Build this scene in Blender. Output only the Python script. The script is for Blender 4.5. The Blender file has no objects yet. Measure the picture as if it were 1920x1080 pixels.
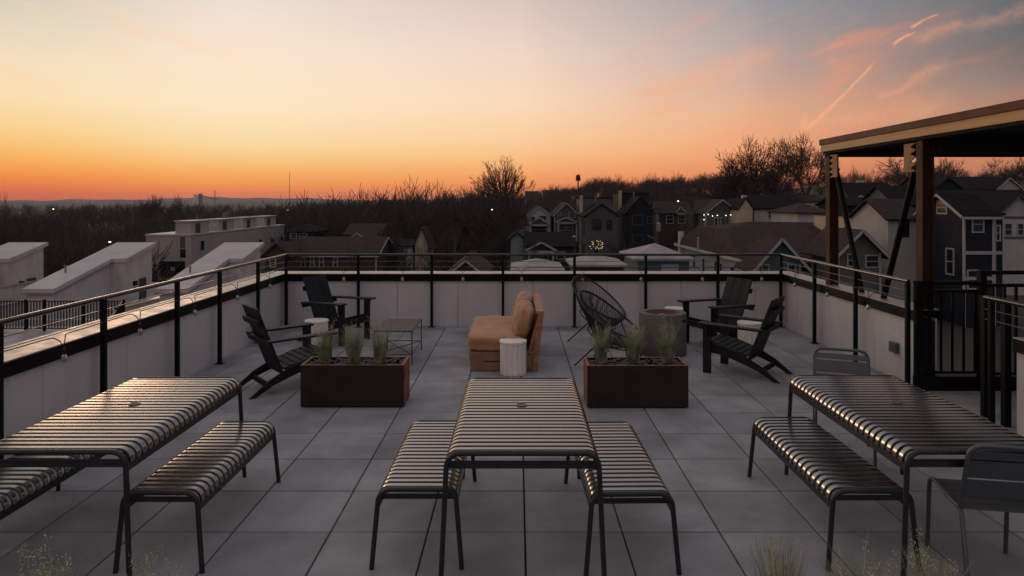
import bpy, math, random
import numpy as np
from mathutils import Vector, Matrix
PI = math.pi
S = bpy.context.scene
COL = S.collection
# ------------------------------------------------------------------ camera
F = 1299.0; VX = 970.0; HY = 375.0; H = 2.08       # photo pixels: focal length, vanishing point, eye height
cam = bpy.data.cameras.new('camera'); cam_o = bpy.data.objects.new('camera', cam); COL.objects.link(cam_o)
cam.sensor_width = 36; cam.lens = F / 1920 * 36
cam.shift_x = -(VX - 960) / 1920; cam.shift_y = -(540 - HY) / 1920
cam.clip_start = 0.05; cam.clip_end = 30000
cam_o.location = (0, 0, H); cam_o.rotation_euler = (PI / 2, 0, 0)
S.camera = cam_o
S.view_settings.view_transform = 'Standard'; S.view_settings.look = 'None'
S.view_settings.exposure = 0.0; S.view_settings.gamma = 1

def at(px, py, Y):
    return Vector(((px - VX) * Y / F, Y, H - (py - HY) * Y / F))

def lin(c):
    return tuple(((v / 255) / 12.92 if v / 255 <= .04045 else ((v / 255 + .055) / 1.055) ** 2.4) for v in c)

# ------------------------------------------------------------------ world (dusk sky by direction)
W = bpy.data.worlds.new('World'); S.world = W; W.use_nodes = True
wn = W.node_tree.nodes; wl = W.node_tree.links
for n in list(wn): wn.remove(n)

class E:
    """tiny expression builder on a node tree"""
    def __init__(s, nt): s.nt = nt
    def m(s, op, a, b=None, c=None, clamp=False):
        n = s.nt.nodes.new('ShaderNodeMath'); n.operation = op; n.use_clamp = clamp
        for i, v in enumerate((a, b, c)):
            if v is None: continue
            if isinstance(v, (int, float)): n.inputs[i].default_value = v
            else: s.nt.links.new(v, n.inputs[i])
        return n.outputs[0]
    def ramp(s, fac, stops, interp='LINEAR'):
        n = s.nt.nodes.new('ShaderNodeValToRGB'); cr = n.color_ramp; cr.interpolation = interp
        while len(cr.elements) > 1: cr.elements.remove(cr.elements[-1])
        for i, (p, c) in enumerate(stops):
            e = cr.elements[0] if i == 0 else cr.elements.new(p)
            e.position = p; e.color = (*c[:3], 1)
        s.nt.links.new(fac, n.inputs[0]); return n.outputs[0]
    def mr(s, v, a, b, c=0., d=1., smooth=True):
        n = s.nt.nodes.new('ShaderNodeMapRange'); n.interpolation_type = 'SMOOTHSTEP' if smooth else 'LINEAR'
        s.nt.links.new(v, n.inputs[0])
        for i, x in enumerate((a, b, c, d)): n.inputs[i + 1].default_value = x
        return n.outputs[0]
    def mix(s, f, a, b, bt='MIX'):
        n = s.nt.nodes.new('ShaderNodeMix'); n.data_type = 'RGBA'; n.blend_type = bt
        if isinstance(f, (int, float)): n.inputs[0].default_value = f
        else: s.nt.links.new(f, n.inputs[0])
        for k, v in ((6, a), (7, b)):
            if isinstance(v, tuple): n.inputs[k].default_value = (*v[:3], 1)
            else: s.nt.links.new(v, n.inputs[k])
        return n.outputs[2]
    def comb(s, x, y, z=0.):
        n = s.nt.nodes.new('ShaderNodeCombineXYZ')
        for i, v in enumerate((x, y, z)):
            if isinstance(v, (int, float)): n.inputs[i].default_value = v
            else: s.nt.links.new(v, n.inputs[i])
        return n.outputs[0]
    def noise(s, vec, scale, detail=4, rough=.55, dist=0.):
        n = s.nt.nodes.new('ShaderNodeTexNoise'); n.inputs['Scale'].default_value = scale
        n.inputs['Detail'].default_value = detail; n.inputs['Roughness'].default_value = rough
        n.inputs['Distortion'].default_value = dist
        if vec is not None: s.nt.links.new(vec, n.inputs['Vector'])
        return n.outputs['Fac']

e = E(W.node_tree)
tc = wn.new('ShaderNodeTexCoord'); sx = wn.new('ShaderNodeSeparateXYZ'); wl.new(tc.outputs['Generated'], sx.inputs[0])
X, Y_, Z = sx.outputs
az = e.m('MULTIPLY', e.m('ARCTAN2', X, Y_), 180 / PI)
el = e.m('MULTIPLY', e.m('ARCSINE', Z), 1 / (PI / 2), clamp=True)          # 0..1 = 0..90 deg
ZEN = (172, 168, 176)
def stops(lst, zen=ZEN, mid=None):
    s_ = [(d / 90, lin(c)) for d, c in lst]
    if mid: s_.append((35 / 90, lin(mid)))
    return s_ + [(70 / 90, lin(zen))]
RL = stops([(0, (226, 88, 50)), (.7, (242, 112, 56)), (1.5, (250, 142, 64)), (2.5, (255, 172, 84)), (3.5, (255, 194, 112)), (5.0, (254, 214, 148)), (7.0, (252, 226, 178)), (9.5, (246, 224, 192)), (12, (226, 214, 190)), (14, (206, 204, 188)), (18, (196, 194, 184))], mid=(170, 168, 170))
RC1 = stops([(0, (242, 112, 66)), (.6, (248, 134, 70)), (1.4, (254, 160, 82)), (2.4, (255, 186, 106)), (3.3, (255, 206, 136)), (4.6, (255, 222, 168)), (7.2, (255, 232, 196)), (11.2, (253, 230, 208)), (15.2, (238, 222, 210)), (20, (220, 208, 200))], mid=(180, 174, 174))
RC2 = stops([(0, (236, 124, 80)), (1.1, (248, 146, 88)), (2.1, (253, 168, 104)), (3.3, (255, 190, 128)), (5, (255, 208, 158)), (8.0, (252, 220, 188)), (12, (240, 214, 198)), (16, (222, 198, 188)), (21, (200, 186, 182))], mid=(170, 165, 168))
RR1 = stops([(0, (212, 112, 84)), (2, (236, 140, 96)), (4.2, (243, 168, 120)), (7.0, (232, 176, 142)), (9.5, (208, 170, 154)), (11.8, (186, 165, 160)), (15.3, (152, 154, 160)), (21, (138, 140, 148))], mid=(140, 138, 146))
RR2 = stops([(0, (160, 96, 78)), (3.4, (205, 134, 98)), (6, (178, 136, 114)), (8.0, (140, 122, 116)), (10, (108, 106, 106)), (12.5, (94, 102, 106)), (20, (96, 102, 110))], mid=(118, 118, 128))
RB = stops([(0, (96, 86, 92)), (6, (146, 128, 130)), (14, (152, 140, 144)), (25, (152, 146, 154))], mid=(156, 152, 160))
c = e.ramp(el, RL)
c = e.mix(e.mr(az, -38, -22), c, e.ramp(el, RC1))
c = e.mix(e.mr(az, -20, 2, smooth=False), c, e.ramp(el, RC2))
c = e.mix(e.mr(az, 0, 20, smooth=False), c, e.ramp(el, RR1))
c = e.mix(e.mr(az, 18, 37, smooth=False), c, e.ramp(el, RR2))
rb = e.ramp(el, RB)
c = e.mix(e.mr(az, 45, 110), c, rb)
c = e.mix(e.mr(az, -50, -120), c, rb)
# cirrus: gnomonic coordinates in front of the terrace
yy = e.m('MAXIMUM', Y_, .05)
u = e.m('DIVIDE', X, yy); v = e.m('DIVIDE', Z, yy)
ang = math.radians(20)
ur = e.m('ADD', e.m('MULTIPLY', u, math.cos(ang)), e.m('MULTIPLY', v, math.sin(ang)))
vr = e.m('SUBTRACT', e.m('MULTIPLY', v, math.cos(ang)), e.m('MULTIPLY', u, math.sin(ang)))
cv = e.comb(e.m('MULTIPLY', ur, 1.0), e.m('MULTIPLY', vr, 5.0), 0.3)
cl = e.mr(e.noise(cv, 3.2, 7, .58, .9), .42, .66)
fine = e.mr(e.noise(e.comb(e.m('MULTIPLY', ur, 2.2), e.m('MULTIPLY', vr, 14.)), 3.0, 8, .62, .6), .36, .7)
cl = e.m('MULTIPLY', cl, e.m('MULTIPLY_ADD', fine, .6, .4))
mR = e.m('MULTIPLY', e.mr(u, .1, .34), e.mr(v, .035, .1))
mR = e.m('MULTIPLY', mR, e.mr(v, .34, .2))
ca = e.m('MULTIPLY', e.m('MULTIPLY', cl, mR), .8)
pink = e.mix(e.mr(u, .3, .75), lin((246, 164, 128)), lin((176, 124, 112)))
c = e.mix(ca, c, pink)
# pale streaks upper left
angl = math.radians(-17)
ul = e.m('ADD', e.m('MULTIPLY', u, math.cos(angl)), e.m('MULTIPLY', v, math.sin(angl)))
vl = e.m('SUBTRACT', e.m('MULTIPLY', v, math.cos(angl)), e.m('MULTIPLY', u, math.sin(angl)))
cL = e.mr(e.noise(e.comb(e.m('MULTIPLY', ul, 1.), e.m('MULTIPLY', vl, 5.), 4.1), 4., 6, .55, .7), .45, .7)
mL = e.m('MULTIPLY', e.mr(u, -.25, -.6), e.mr(v, .12, .2))
c = e.mix(e.m('MULTIPLY', e.m('MULTIPLY', cL, mL), .5), c, lin((252, 214, 172)))
def streak(c, p, q, w0, w1, strength, wob=.004):
    p = Vector(((p[0] - VX) / F, (HY - p[1]) / F)); q = Vector(((q[0] - VX) / F, (HY - q[1]) / F))
    d = q - p; L = d.length; d /= L
    du = e.m('SUBTRACT', u, p.x); dv = e.m('SUBTRACT', v, p.y)
    t = e.m('DIVIDE', e.m('ADD', e.m('MULTIPLY', du, d.x), e.m('MULTIPLY', dv, d.y)), L)
    s_ = e.m('SUBTRACT', e.m('MULTIPLY', dv, d.x), e.m('MULTIPLY', du, d.y))
    nz = e.noise(e.comb(u, v, 1.7), 30, 5, .6)
    s_ = e.m('ADD', s_, e.m('MULTIPLY', e.m('SUBTRACT', nz, .5), wob * 2.4))
    bow = e.m('MULTIPLY', e.m('MULTIPLY', t, e.m('SUBTRACT', 1., t)), .018 if L > .15 else 0.)
    s_ = e.m('ABSOLUTE', e.m('ADD', s_, bow))
    w = e.m('MULTIPLY_ADD', t, w1 - w0, w0)
    prof = e.m('SUBTRACT', 1., e.m('DIVIDE', s_, w), clamp=True)
    prof = e.m('POWER', prof, 1.3)
    n2 = e.mr(e.noise(e.comb(u, v, 5.), 60, 4, .6), .3, .6)
    f = e.m('MULTIPLY', prof, e.m('MULTIPLY', e.mr(t, -.02, .12), e.mr(t, 1.03, .8)))
    f = e.m('MULTIPLY', f, e.m('MULTIPLY_ADD', n2, .5, .5))
    return e.mix(e.m('MULTIPLY', f, strength), c, lin((255, 178, 134)))
c = streak(c, (1500, 250), (1644, 110), .0055, .0028, .8)
c = streak(c, (1496, 262), (1512, 206), .012, .006, .4)
c = streak(c, (1672, 86), (1718, 56), .0045, .002, .85)
c = streak(c, (1706, 52), (1762, 24), .0035, .0015, .8)
c = streak(c, (1480, 232), (1800, 190), .016, .03, .3, .02)
c = streak(c, (1640, 190), (1785, 116), .010, .018, .3, .016)
c = streak(c, (1690, 72), (1960, 8), .010, .022, .24, .016)
c = streak(c, (1180, 180), (1480, 85), .014, .034, .34, .02)
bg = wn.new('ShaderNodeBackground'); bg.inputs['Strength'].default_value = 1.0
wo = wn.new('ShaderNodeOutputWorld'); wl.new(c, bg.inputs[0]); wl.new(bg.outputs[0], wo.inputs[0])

# ------------------------------------------------------------------ afterglow (sun just gone, broad warm glow)
sun = bpy.data.lights.new('sun', 'SUN'); sun_o = bpy.data.objects.new('sun', sun); COL.objects.link(sun_o)
sun.energy = 0.3; sun.angle = math.radians(14); sun.color = (1.0, .62, .40)
saz, sel = math.radians(-30), math.radians(4.5)
sd = Vector((math.sin(saz) * math.cos(sel), math.cos(saz) * math.cos(sel), math.sin(sel)))
sun_o.rotation_euler = sd.to_track_quat('Z', 'Y').to_euler()

# ------------------------------------------------------------------ helpers
def add_props(o, label=None, cat=None, group=None, kind=None):
    if label: o['label'] = label
    if cat: o['category'] = cat
    if group: o['group'] = group
    if kind: o['kind'] = kind
    return o

def thing(name, label, cat, loc=(0, 0, 0), rz=0., group=None):
    o = bpy.data.objects.new(name, None); COL.objects.link(o); o.empty_display_size = .2
    o.location = loc; o.rotation_euler = (0, 0, rz)
    return add_props(o, label, cat, group)

def copy_tree(o, parent=None):
    c_ = o.copy(); COL.objects.link(c_); c_.parent = parent
    for ch in list(o.children): copy_tree(ch, c_)
    return c_

class MB:
    def __init__(s): s.v = []; s.f = []
    def add(s, vs, fs):
        n = len(s.v); s.v += [tuple(x) for x in vs]; s.f += [tuple(i + n for i in f) for f in fs]; return s
    def box(s, x0, x1, y0, y1, z0, z1):
        vs = [(x, y, z) for z in (z0, z1) for y in (y0, y1) for x in (x0, x1)]
        return s.add(vs, [(0, 2, 3, 1), (4, 5, 7, 6), (0, 1, 5, 4), (1, 3, 7, 5), (3, 2, 6, 7), (2, 0, 4, 6)])
    def bar(s, a, b, w, t, up=(0, 0, 1)):
        """rectangular bar a->b, w across, t along up"""
        a = Vector(a); b = Vector(b); d = (b - a).normalized(); up = Vector(up)
        sd_ = d.cross(up)
        if sd_.length < 1e-4: sd_ = d.cross(Vector((0, 1, 0)))
        sd_.normalize(); up = sd_.cross(d).normalized()
        vs = []
        for p in (a, b):
            for i, j in ((-1, -1), (1, -1), (1, 1), (-1, 1)): vs.append(p + sd_ * (i * w / 2) + up * (j * t / 2))
        return s.add(vs, [(3, 2, 1, 0), (4, 5, 6, 7), (0, 1, 5, 4), (1, 2, 6, 5), (2, 3, 7, 6), (3, 0, 4, 7)])
    def tube(s, pts, r, n=8, closed=False, flat=1.):
        pts = [Vector(p) for p in pts]; m = len(pts); rr = r if isinstance(r, (list, tuple)) else [r] * m
        base = len(s.v); prev = None
        for i, p in enumerate(pts):
            if closed: d = pts[(i + 1) % m] - pts[i - 1]
            else: d = pts[min(i + 1, m - 1)] - pts[max(i - 1, 0)]
            d.normalize()
            if prev is None:
                ref = Vector((0, 0, 1)) if abs(d.z) < .9 else Vector((1, 0, 0)); a_ = d.cross(ref).normalized()
            else:
                a_ = (prev - d * prev.dot(d)).normalized()
            prev = a_; b_ = d.cross(a_)
            for k in range(n):
                t = 2 * PI * k / n
                s.v.append(tuple(p + a_ * (math.cos(t) * rr[i]) + b_ * (math.sin(t) * rr[i] * flat)))
        for i in range(m if closed else m - 1):
            j = (i + 1) % m
            for k in range(n):
                l = (k + 1) % n
                s.f.append((base + i * n + k, base + i * n + l, base + j * n + l, base + j * n + k))
        if not closed:
            s.f.append(tuple(base + k for k in range(n))[::-1]); s.f.append(tuple(base + (m - 1) * n + k for k in range(n)))
        return s
    def lathe(s, prof, c=(0, 0, 0), n=32, fn=None):
        base = len(s.v); m = len(prof)
        for (r, z) in prof:
            for k in range(n):
                t = 2 * PI * k / n; q = r * (fn(t, z) if fn else 1)
                s.v.append((c[0] + q * math.cos(t), c[1] + q * math.sin(t), c[2] + z))
        for i in range(m - 1):
            for k in range(n):
                l = (k + 1) % n
                s.f.append((base + i * n + k, base + i * n + l, base + (i + 1) * n + l, base + (i + 1) * n + k))
        s.f.append(tuple(base + k for k in range(n))[::-1]); s.f.append(tuple(base + (m - 1) * n + k for k in range(n)))
        return s
    def prism(s, poly, d):
        """polygon (3D points) extruded by vector d"""
        d = Vector(d); n = len(poly); vs = [Vector(p) for p in poly] + [Vector(p) + d for p in poly]
        return s.add(vs, [tuple(range(n))[::-1], tuple(range(n, 2 * n))] + [(i, (i + 1) % n, n + (i + 1) % n, n + i) for i in range(n)])
    def build(s, name, mat, parent=None, smooth=False, bevel=0., seg=2):
        me = bpy.data.meshes.new(name); me.from_pydata(s.v, [], s.f); me.materials.append(mat)
        o = bpy.data.objects.new(name, me); COL.objects.link(o)
        if parent: o.parent = parent
        if smooth:
            me.polygons.foreach_set('use_smooth', [True] * len(me.polygons))
            if smooth == 'auto':
                try: me.set_sharp_from_angle(angle=math.radians(40))
                except Exception: pass
        if bevel:
            b = o.modifiers.new('bevel', 'BEVEL'); b.width = bevel; b.segments = seg; b.limit_method = 'ANGLE'
        me.update()
        return o

def mat(name, col, rough=.7, metal=0., var=.15, vscale=3., bump=0., bscale=40., ior=1.5, col2=None, spec=None, obj=True, stretch=None, emis=None, estr=0., trans=0., sheen=0., lo=.35, hi=.65):
    m = bpy.data.materials.new(name); m.use_nodes = True; nt = m.node_tree; b = nt.nodes['Principled BSDF']
    x = E(nt); t = nt.nodes.new('ShaderNodeTexCoord'); vec = t.outputs['Object']
    if stretch:
        mp = nt.nodes.new('ShaderNodeMapping'); nt.links.new(vec, mp.inputs[0]); mp.inputs['Scale'].default_value = stretch; vec = mp.outputs[0]
    c1 = tuple(v_ * (1 - var) for v_ in col); c2_ = tuple(min(1, v_ * (1 + var)) for v_ in (col2 or col))
    n = x.noise(vec, vscale, 6, .6)
    nt.links.new(x.ramp(n, [(lo, c1), (hi, c2_)]), b.inputs['Base Color'])
    nt.links.new(x.mr(x.noise(vec, vscale * 4, 4, .6), .3, .7, max(.02, rough - .08), min(1, rough + .08)), b.inputs['Roughness'])
    b.inputs['Metallic'].default_value = metal; b.inputs['IOR'].default_value = ior
    if spec is not None: b.inputs['Specular IOR Level'].default_value = spec
    if trans: b.inputs['Transmission Weight'].default_value = trans
    if sheen: b.inputs['Sheen Weight'].default_value = sheen
    if emis: b.inputs['Emission Color'].default_value = (*emis, 1); b.inputs['Emission Strength'].default_value = estr
    if bump:
        bn = nt.nodes.new('ShaderNodeBump'); bn.inputs['Strength'].default_value = min(1, bump); bn.inputs['Distance'].default_value = .01
        nt.links.new(x.noise(vec, bscale, 5, .6), bn.inputs['Height']); nt.links.new(bn.outputs[0], b.inputs['Normal'])
    return m

def siding(name, col, pitch=.18, axis='Z', depth=.35, rough=.75, var=.1):
    """clapboards: rows drawn by a saw-tooth bump"""
    m = mat(name, col, rough, var=var, vscale=.6, spec=.2); nt = m.node_tree; b = nt.nodes['Principled BSDF']; x = E(nt)
    t = nt.nodes.new('ShaderNodeTexCoord'); sp = nt.nodes.new('ShaderNodeSeparateXYZ'); nt.links.new(t.outputs['Object'], sp.inputs[0])
    h = x.m('FRACT', x.m('DIVIDE', sp.outputs[axis], pitch))
    bn = nt.nodes.new('ShaderNodeBump'); bn.inputs['Strength'].default_value = depth; bn.inputs['Distance'].default_value = .03
    bn.invert = True
    nt.links.new(h, bn.inputs['Height']); nt.links.new(bn.outputs[0], b.inputs['Normal'])
    return m

M = {}
M['slab'] = mat('paver_concrete', (.262, .256, .266), .74, var=.10, vscale=2.2, bump=.25, bscale=120, col2=(.318, .311, .322))
M['joint'] = mat('joint_dark', (.012, .012, .013), .95)
M['panel'] = mat('parapet_panel', (.60, .565, .555), .72, var=.06, vscale=1.4, bump=.08, bscale=60)
M['cap'] = mat('coping_metal', (.42, .38, .34), .42, metal=.35, var=.08, vscale=1.5)
M['black'] = mat('black_steel', (.005, .005, .006), .55, var=.2, vscale=20, spec=.14)
M['rail'] = mat('rail_steel', (.008, .008, .008), .20, metal=0., ior=1.6, var=.2, vscale=20)
M['cable'] = mat('cable_steel', (.10, .09, .085), .3, metal=.9)
M['slat'] = mat('powder_coat_olive', (.32, .31, .295), .22, metal=1., var=.02, vscale=1)
M['slat'].node_tree.links.remove(M['slat'].node_tree.nodes['Principled BSDF'].inputs['Roughness'].links[0])
M['slat'].node_tree.nodes['Principled BSDF'].inputs['Roughness'].default_value = .21
M['slat_leg'] = mat('powder_coat_leg', (.014, .017, .018), .45, ior=1.5, var=.2, vscale=12)
M['adir'] = mat('black_polywood', (.010, .010, .012), .62, spec=.3, var=.25, vscale=6, bump=.3, bscale=18, stretch=(1, 1, 1))
M['cushion'] = mat('tan_cushion', (.44, .215, .10), .85, var=.14, vscale=4, bump=.8, bscale=7, sheen=.25)
M['wood'] = mat('teak', (.34, .15, .07), .6, var=.3, vscale=3, bump=.2, bscale=30, stretch=(1, 6, 6))
M['basecov'] = mat('sofa_wood_base', (.27, .14, .085), .8, var=.2, vscale=5, bump=.3, bscale=25)
M['white_ceramic'] = mat('white_ceramic', (.84, .78, .71), .6, var=.06, vscale=5)
M['concrete'] = mat('fire_pit_concrete', (.135, .118, .110), .8, var=.12, vscale=5, bump=.25, bscale=50)
M['rust'] = mat('burner_bowl', (.06, .02, .015), .5, metal=.5, var=.3, vscale=9)
M['corten'] = mat('corten_steel', (.012, .006, .004), .7, var=.3, vscale=4, col2=(.030, .012, .006), bump=.2, bscale=50, lo=.3, hi=.8)  # planter front and back, their shade put into a darker colour
M['corten_rim'] = mat('corten_rim', (.13, .04, .014), .62, var=.3, vscale=9, col2=(.24, .075, .02), bump=.2, bscale=60)  # planter ends and rim, sky light put into a brighter rust colour
M['pebble'] = mat('black_pebble', (.035, .037, .042), .5, var=.5, vscale=6, bump=.2)
M['grass'] = mat('grass_blade', (.13, .155, .065), .7, var=.3, vscale=9, col2=(.34, .36, .20))
M['seed'] = mat('grass_seed', (.44, .41, .20), .8, var=.2, vscale=20, col2=(.62, .60, .38))
M['woven'] = mat('woven_top', (.085, .058, .050), .6, var=.4, vscale=30, bump=.6, bscale=80)
M['cord'] = mat('black_cord', (.008, .008, .009), .6)
M['chairmetal'] = mat('grey_blue_metal', (.050, .060, .068), .42, ior=1.7, var=.08, vscale=6)
M['beam'] = mat('bronze_steel', (.060, .027, .013), .65, spec=.2, var=.25, vscale=1.5, bump=.1, bscale=30)
M['fascia'] = mat('tan_fascia', (.50, .28, .10), .55, var=.12, vscale=1.2, stretch=(.3, .3, 18))
M['gussetm'] = mat('gusset_steel', (.30, .17, .07), .6, spec=.3)
M['gutterm'] = mat('brown_gutter', (.12, .052, .032), .6, spec=.2, var=.15, vscale=1.5)
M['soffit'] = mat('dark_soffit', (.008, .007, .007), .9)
M['glass'] = mat('window_glass', (.012, .013, .016), .12, ior=1.6, var=.1)
M['bulb'] = mat('clear_bulb', (.30, .29, .28), .1, ior=1.5, spec=.9, trans=.3)
M['lit'] = mat('lit_bulb', (.9, .8, .6), .5, emis=(1, .82, .55), estr=2.6)
M['litwarm'] = mat('lit_warm', (.9, .7, .4), .5, emis=(1, .62, .25), estr=1.6)
M['bark'] = mat('bark', (.045, .032, .027), .9, var=.3, vscale=1.5)
M['twig'] = mat('twig', (.045, .030, .025), .9, var=.35, vscale=.3)
M['wood_mass'] = mat('woodland_twigs', (.052, .034, .028), .95, var=.4, vscale=.03, lo=.3, hi=.7)
M['outlet'] = mat('outlet_grey', (.09, .09, .10), .4)
M['whitetrim'] = mat('white_trim', (.35, .34, .34), .55, var=.06)
M['w_white'] = siding('white_siding', (.40, .38, .365))
M['w_cream'] = siding('cream_siding', (.46, .37, .26))
M['w_grey'] = siding('grey_siding', (.085, .088, .098))
M['w_dark'] = siding('charcoal_siding', (.015, .017, .022))
M['w_navy'] = siding('navy_siding', (.010, .012, .022))
M['w_blue'] = siding('pale_blue_siding', (.20, .25, .28))
M['w_teal'] = siding('teal_siding', (.075, .12, .14))
M['w_green'] = siding('green_grey_siding', (.11, .118, .105))
M['w_brown'] = siding('brown_siding', (.06, .043, .036))
M['stucco'] = mat('beige_stucco', (.41, .35, .315), .85, var=.08, vscale=.4, bump=.2, bscale=12)
M['stuccow'] = mat('white_stucco', (.52, .485, .475), .85, var=.07, vscale=.5)
M['brick'] = mat('dark_brick', (.10, .055, .045), .85, var=.25, vscale=2)
M['r_brown'] = mat('brown_shingle', (.046, .032, .029), .9, spec=.12, var=.22, vscale=1.2, bump=.6, bscale=10)
M['r_dark'] = mat('dark_shingle', (.012, .0105, .012), .9, spec=.10, var=.25, vscale=1.2, bump=.6, bscale=10)
M['r_white'] = mat('white_membrane', (.47, .445, .44), .6, var=.10, vscale=.5)
M['r_grey'] = mat('grey_membrane', (.30, .275, .27), .75, var=.22, vscale=.8, spec=.25)
M['steel'] = mat('galvanised', (.25, .25, .26), .5, metal=.5)
M['hill'] = mat('hill_wood', (.085, .095, .088), .95, var=.2, vscale=.004)
M['door'] = mat('dark_door', (.035, .03, .03), .5)
# ground
M['ground'] = mat('ground_winter', (.030, .026, .020), .95, var=.3, vscale=.03, col2=(.050, .044, .030), bump=.5, bscale=.8)
# wall vertical board variation for parapet joints is real geometry

# ------------------------------------------------------------------ terrain
def ip(x, xs, ys): return float(np.interp(x, xs, ys))
def sst(a, b, x):
    t = min(1, max(0, (x - a) / (b - a))); return t * t * (3 - 2 * t)
def g(x, y):
    u_ = x / max(y, 40.)
    n_ = ip(u_, [-.8, -.35, -.2, -.05, .1, .3, .6], [-17, -16, -14, -12, -9, -7, -7])
    r_ = ip(u_, [.08, .2, .3, .45, .8], [0, 1.5, 4.0, 8.0, 9]) * sst(72, 175, y)
    s_ = ip(u_, [-.8, -.3, -.1, .0, .1, .3, .6], [2.5, 3, 2.5, 5, 12, 10, 8]) * sst(160, 420, y)
    d_ = -18 * sst(650, 2500, y) * sst(-.3, .3, u_)
    near = sst(60, 25, abs(y) + abs(x) * .2)
    z = n_ + r_ + s_ + d_
    return z * (1 - near) + (-11.) * near

def ground():
    ys = [-80, -40, -10, 10] + list(np.geomspace(25, 6000, 90)); us = np.linspace(-1.7, 1.7, 110)
    mb = MB(); nx = len(us)
    for y in ys:
        for u_ in us:
            x = u_ * (max(y, 0) + 70); mb.v.append((x, y, g(x, y)))
    for j in range(len(ys) - 1):
        for i in range(nx - 1):
            a = j * nx + i; mb.f.append((a, a + 1, a + nx + 1, a + nx))
    add_props(mb.build('ground', M['ground'], smooth=True), kind='structure')
ground()
def hills():
    rnd = random.Random(3); mb = MB()
    for (Yh, base, amp, ph, x0, x1) in ((5200, 373.2, 2.2, .3, -2600, 2400), (3600, 377., 1.6, 2.0, -2300, 2300), (2300, 381.5, 1.4, 4.2, -1800, 1600)):
        n = 200; b0 = len(mb.v)
        for i in range(n + 1):
            px = -500 + 2900 * i / n
            yy_ = base + amp * (math.sin(px * .011 + ph) + .6 * math.sin(px * .027 + 2 * ph) + .35 * math.sin(px * .071 + ph * 5)) + rnd.uniform(-.25, .25)
            if Yh == 5200: yy_ -= 2.2 * math.exp(-((px - 530) / 70) ** 2)
            p = at(px, yy_, Yh)
            for (dy, fz) in ((-Yh * .1, None), (0, 1.), (Yh * .1, None)):
                mb.v.append((p.x, p.y + dy, p.z if fz else -45))
        for i in range(n):
            for k in range(2):
                a = b0 + i * 3 + k; mb.f.append((a, a + 3, a + 4, a + 1))
    add_props(mb.build('hills', M['hill'], smooth=True), kind='structure')
hills()

# ------------------------------------------------------------------ bare trees
def branch_tree(seed, height, spread=.55, up=.35, levels=5, trunk_r=.35, kids=(3, 4), trunk_frac=.25, fan=False, twr=.012, shrink=.72):
    rnd = random.Random(seed); tr = MB(); cr = MB()
    L0 = height * trunk_frac
    def grow(p, d, L, r, lv):
        segs = 3 if lv < 3 else 2
        pts = [p]; q = p.copy(); dd = d.copy()
        for i in range(segs):
            dd = (dd + Vector((rnd.uniform(-1, 1), rnd.uniform(-1, 1), rnd.uniform(-.5, 1) * up * 1.6)) * (.16 if fan else .24)).normalized()
            q = q + dd * (L / segs); pts.append(q.copy())
        r1 = max(twr * .6, r * .62)
        rs = [r + (r1 - r) * i / segs for i in range(segs + 1)]
        (tr if lv == 0 else cr).tube(pts, rs, n=6 if lv < 1 else (4 if lv < 3 else 3))
        if lv >= levels: return
        k = rnd.randint(*kids) + (1 if lv == 0 else 0)
        if fan and lv == 0: k = 17
        a0 = rnd.uniform(0, 2 * PI)
        for i in range(k):
            t = 1. if (i == 0 or lv == 0) else rnd.uniform(.3, .97)
            ii = min(int(t * segs), segs - 1); fr = t * segs - ii
            p0 = pts[ii].lerp(pts[ii + 1], fr)
            a = a0 + 2 * PI * i / k + rnd.uniform(-.5, .5)
            s1 = (spread * rnd.uniform(.75, 1.35)) if (i or lv == 0) else spread * .3
            if fan and lv == 0: s1 = .06 + .74 * ((i + .5) / k) ** .6; a = i * 2.4
            ax = dd.orthogonal().normalized(); b_ = dd.cross(ax)
            nd = (dd * math.cos(s1) + (ax * math.cos(a) + b_ * math.sin(a)) * math.sin(s1))
            nd.z += up * .35; nd.normalize()
            grow(p0, nd, L * ((.52 if fan else shrink) if lv else shrink * (.72 if fan else 1.15)) * rnd.uniform(.8, 1.15), max(twr, r1 * (.85 if i == 0 else .66)), lv + 1)
    grow(Vector((0, 0, -.5)), Vector((0, 0, 1)), L0, trunk_r, 0)
    zs = max(v_[2] for v_ in cr.v); k_ = height / zs
    for b_ in (tr, cr): b_.v = [(x * k_, y * k_, z * k_) for x, y, z in b_.v]
    return tr, cr

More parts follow.
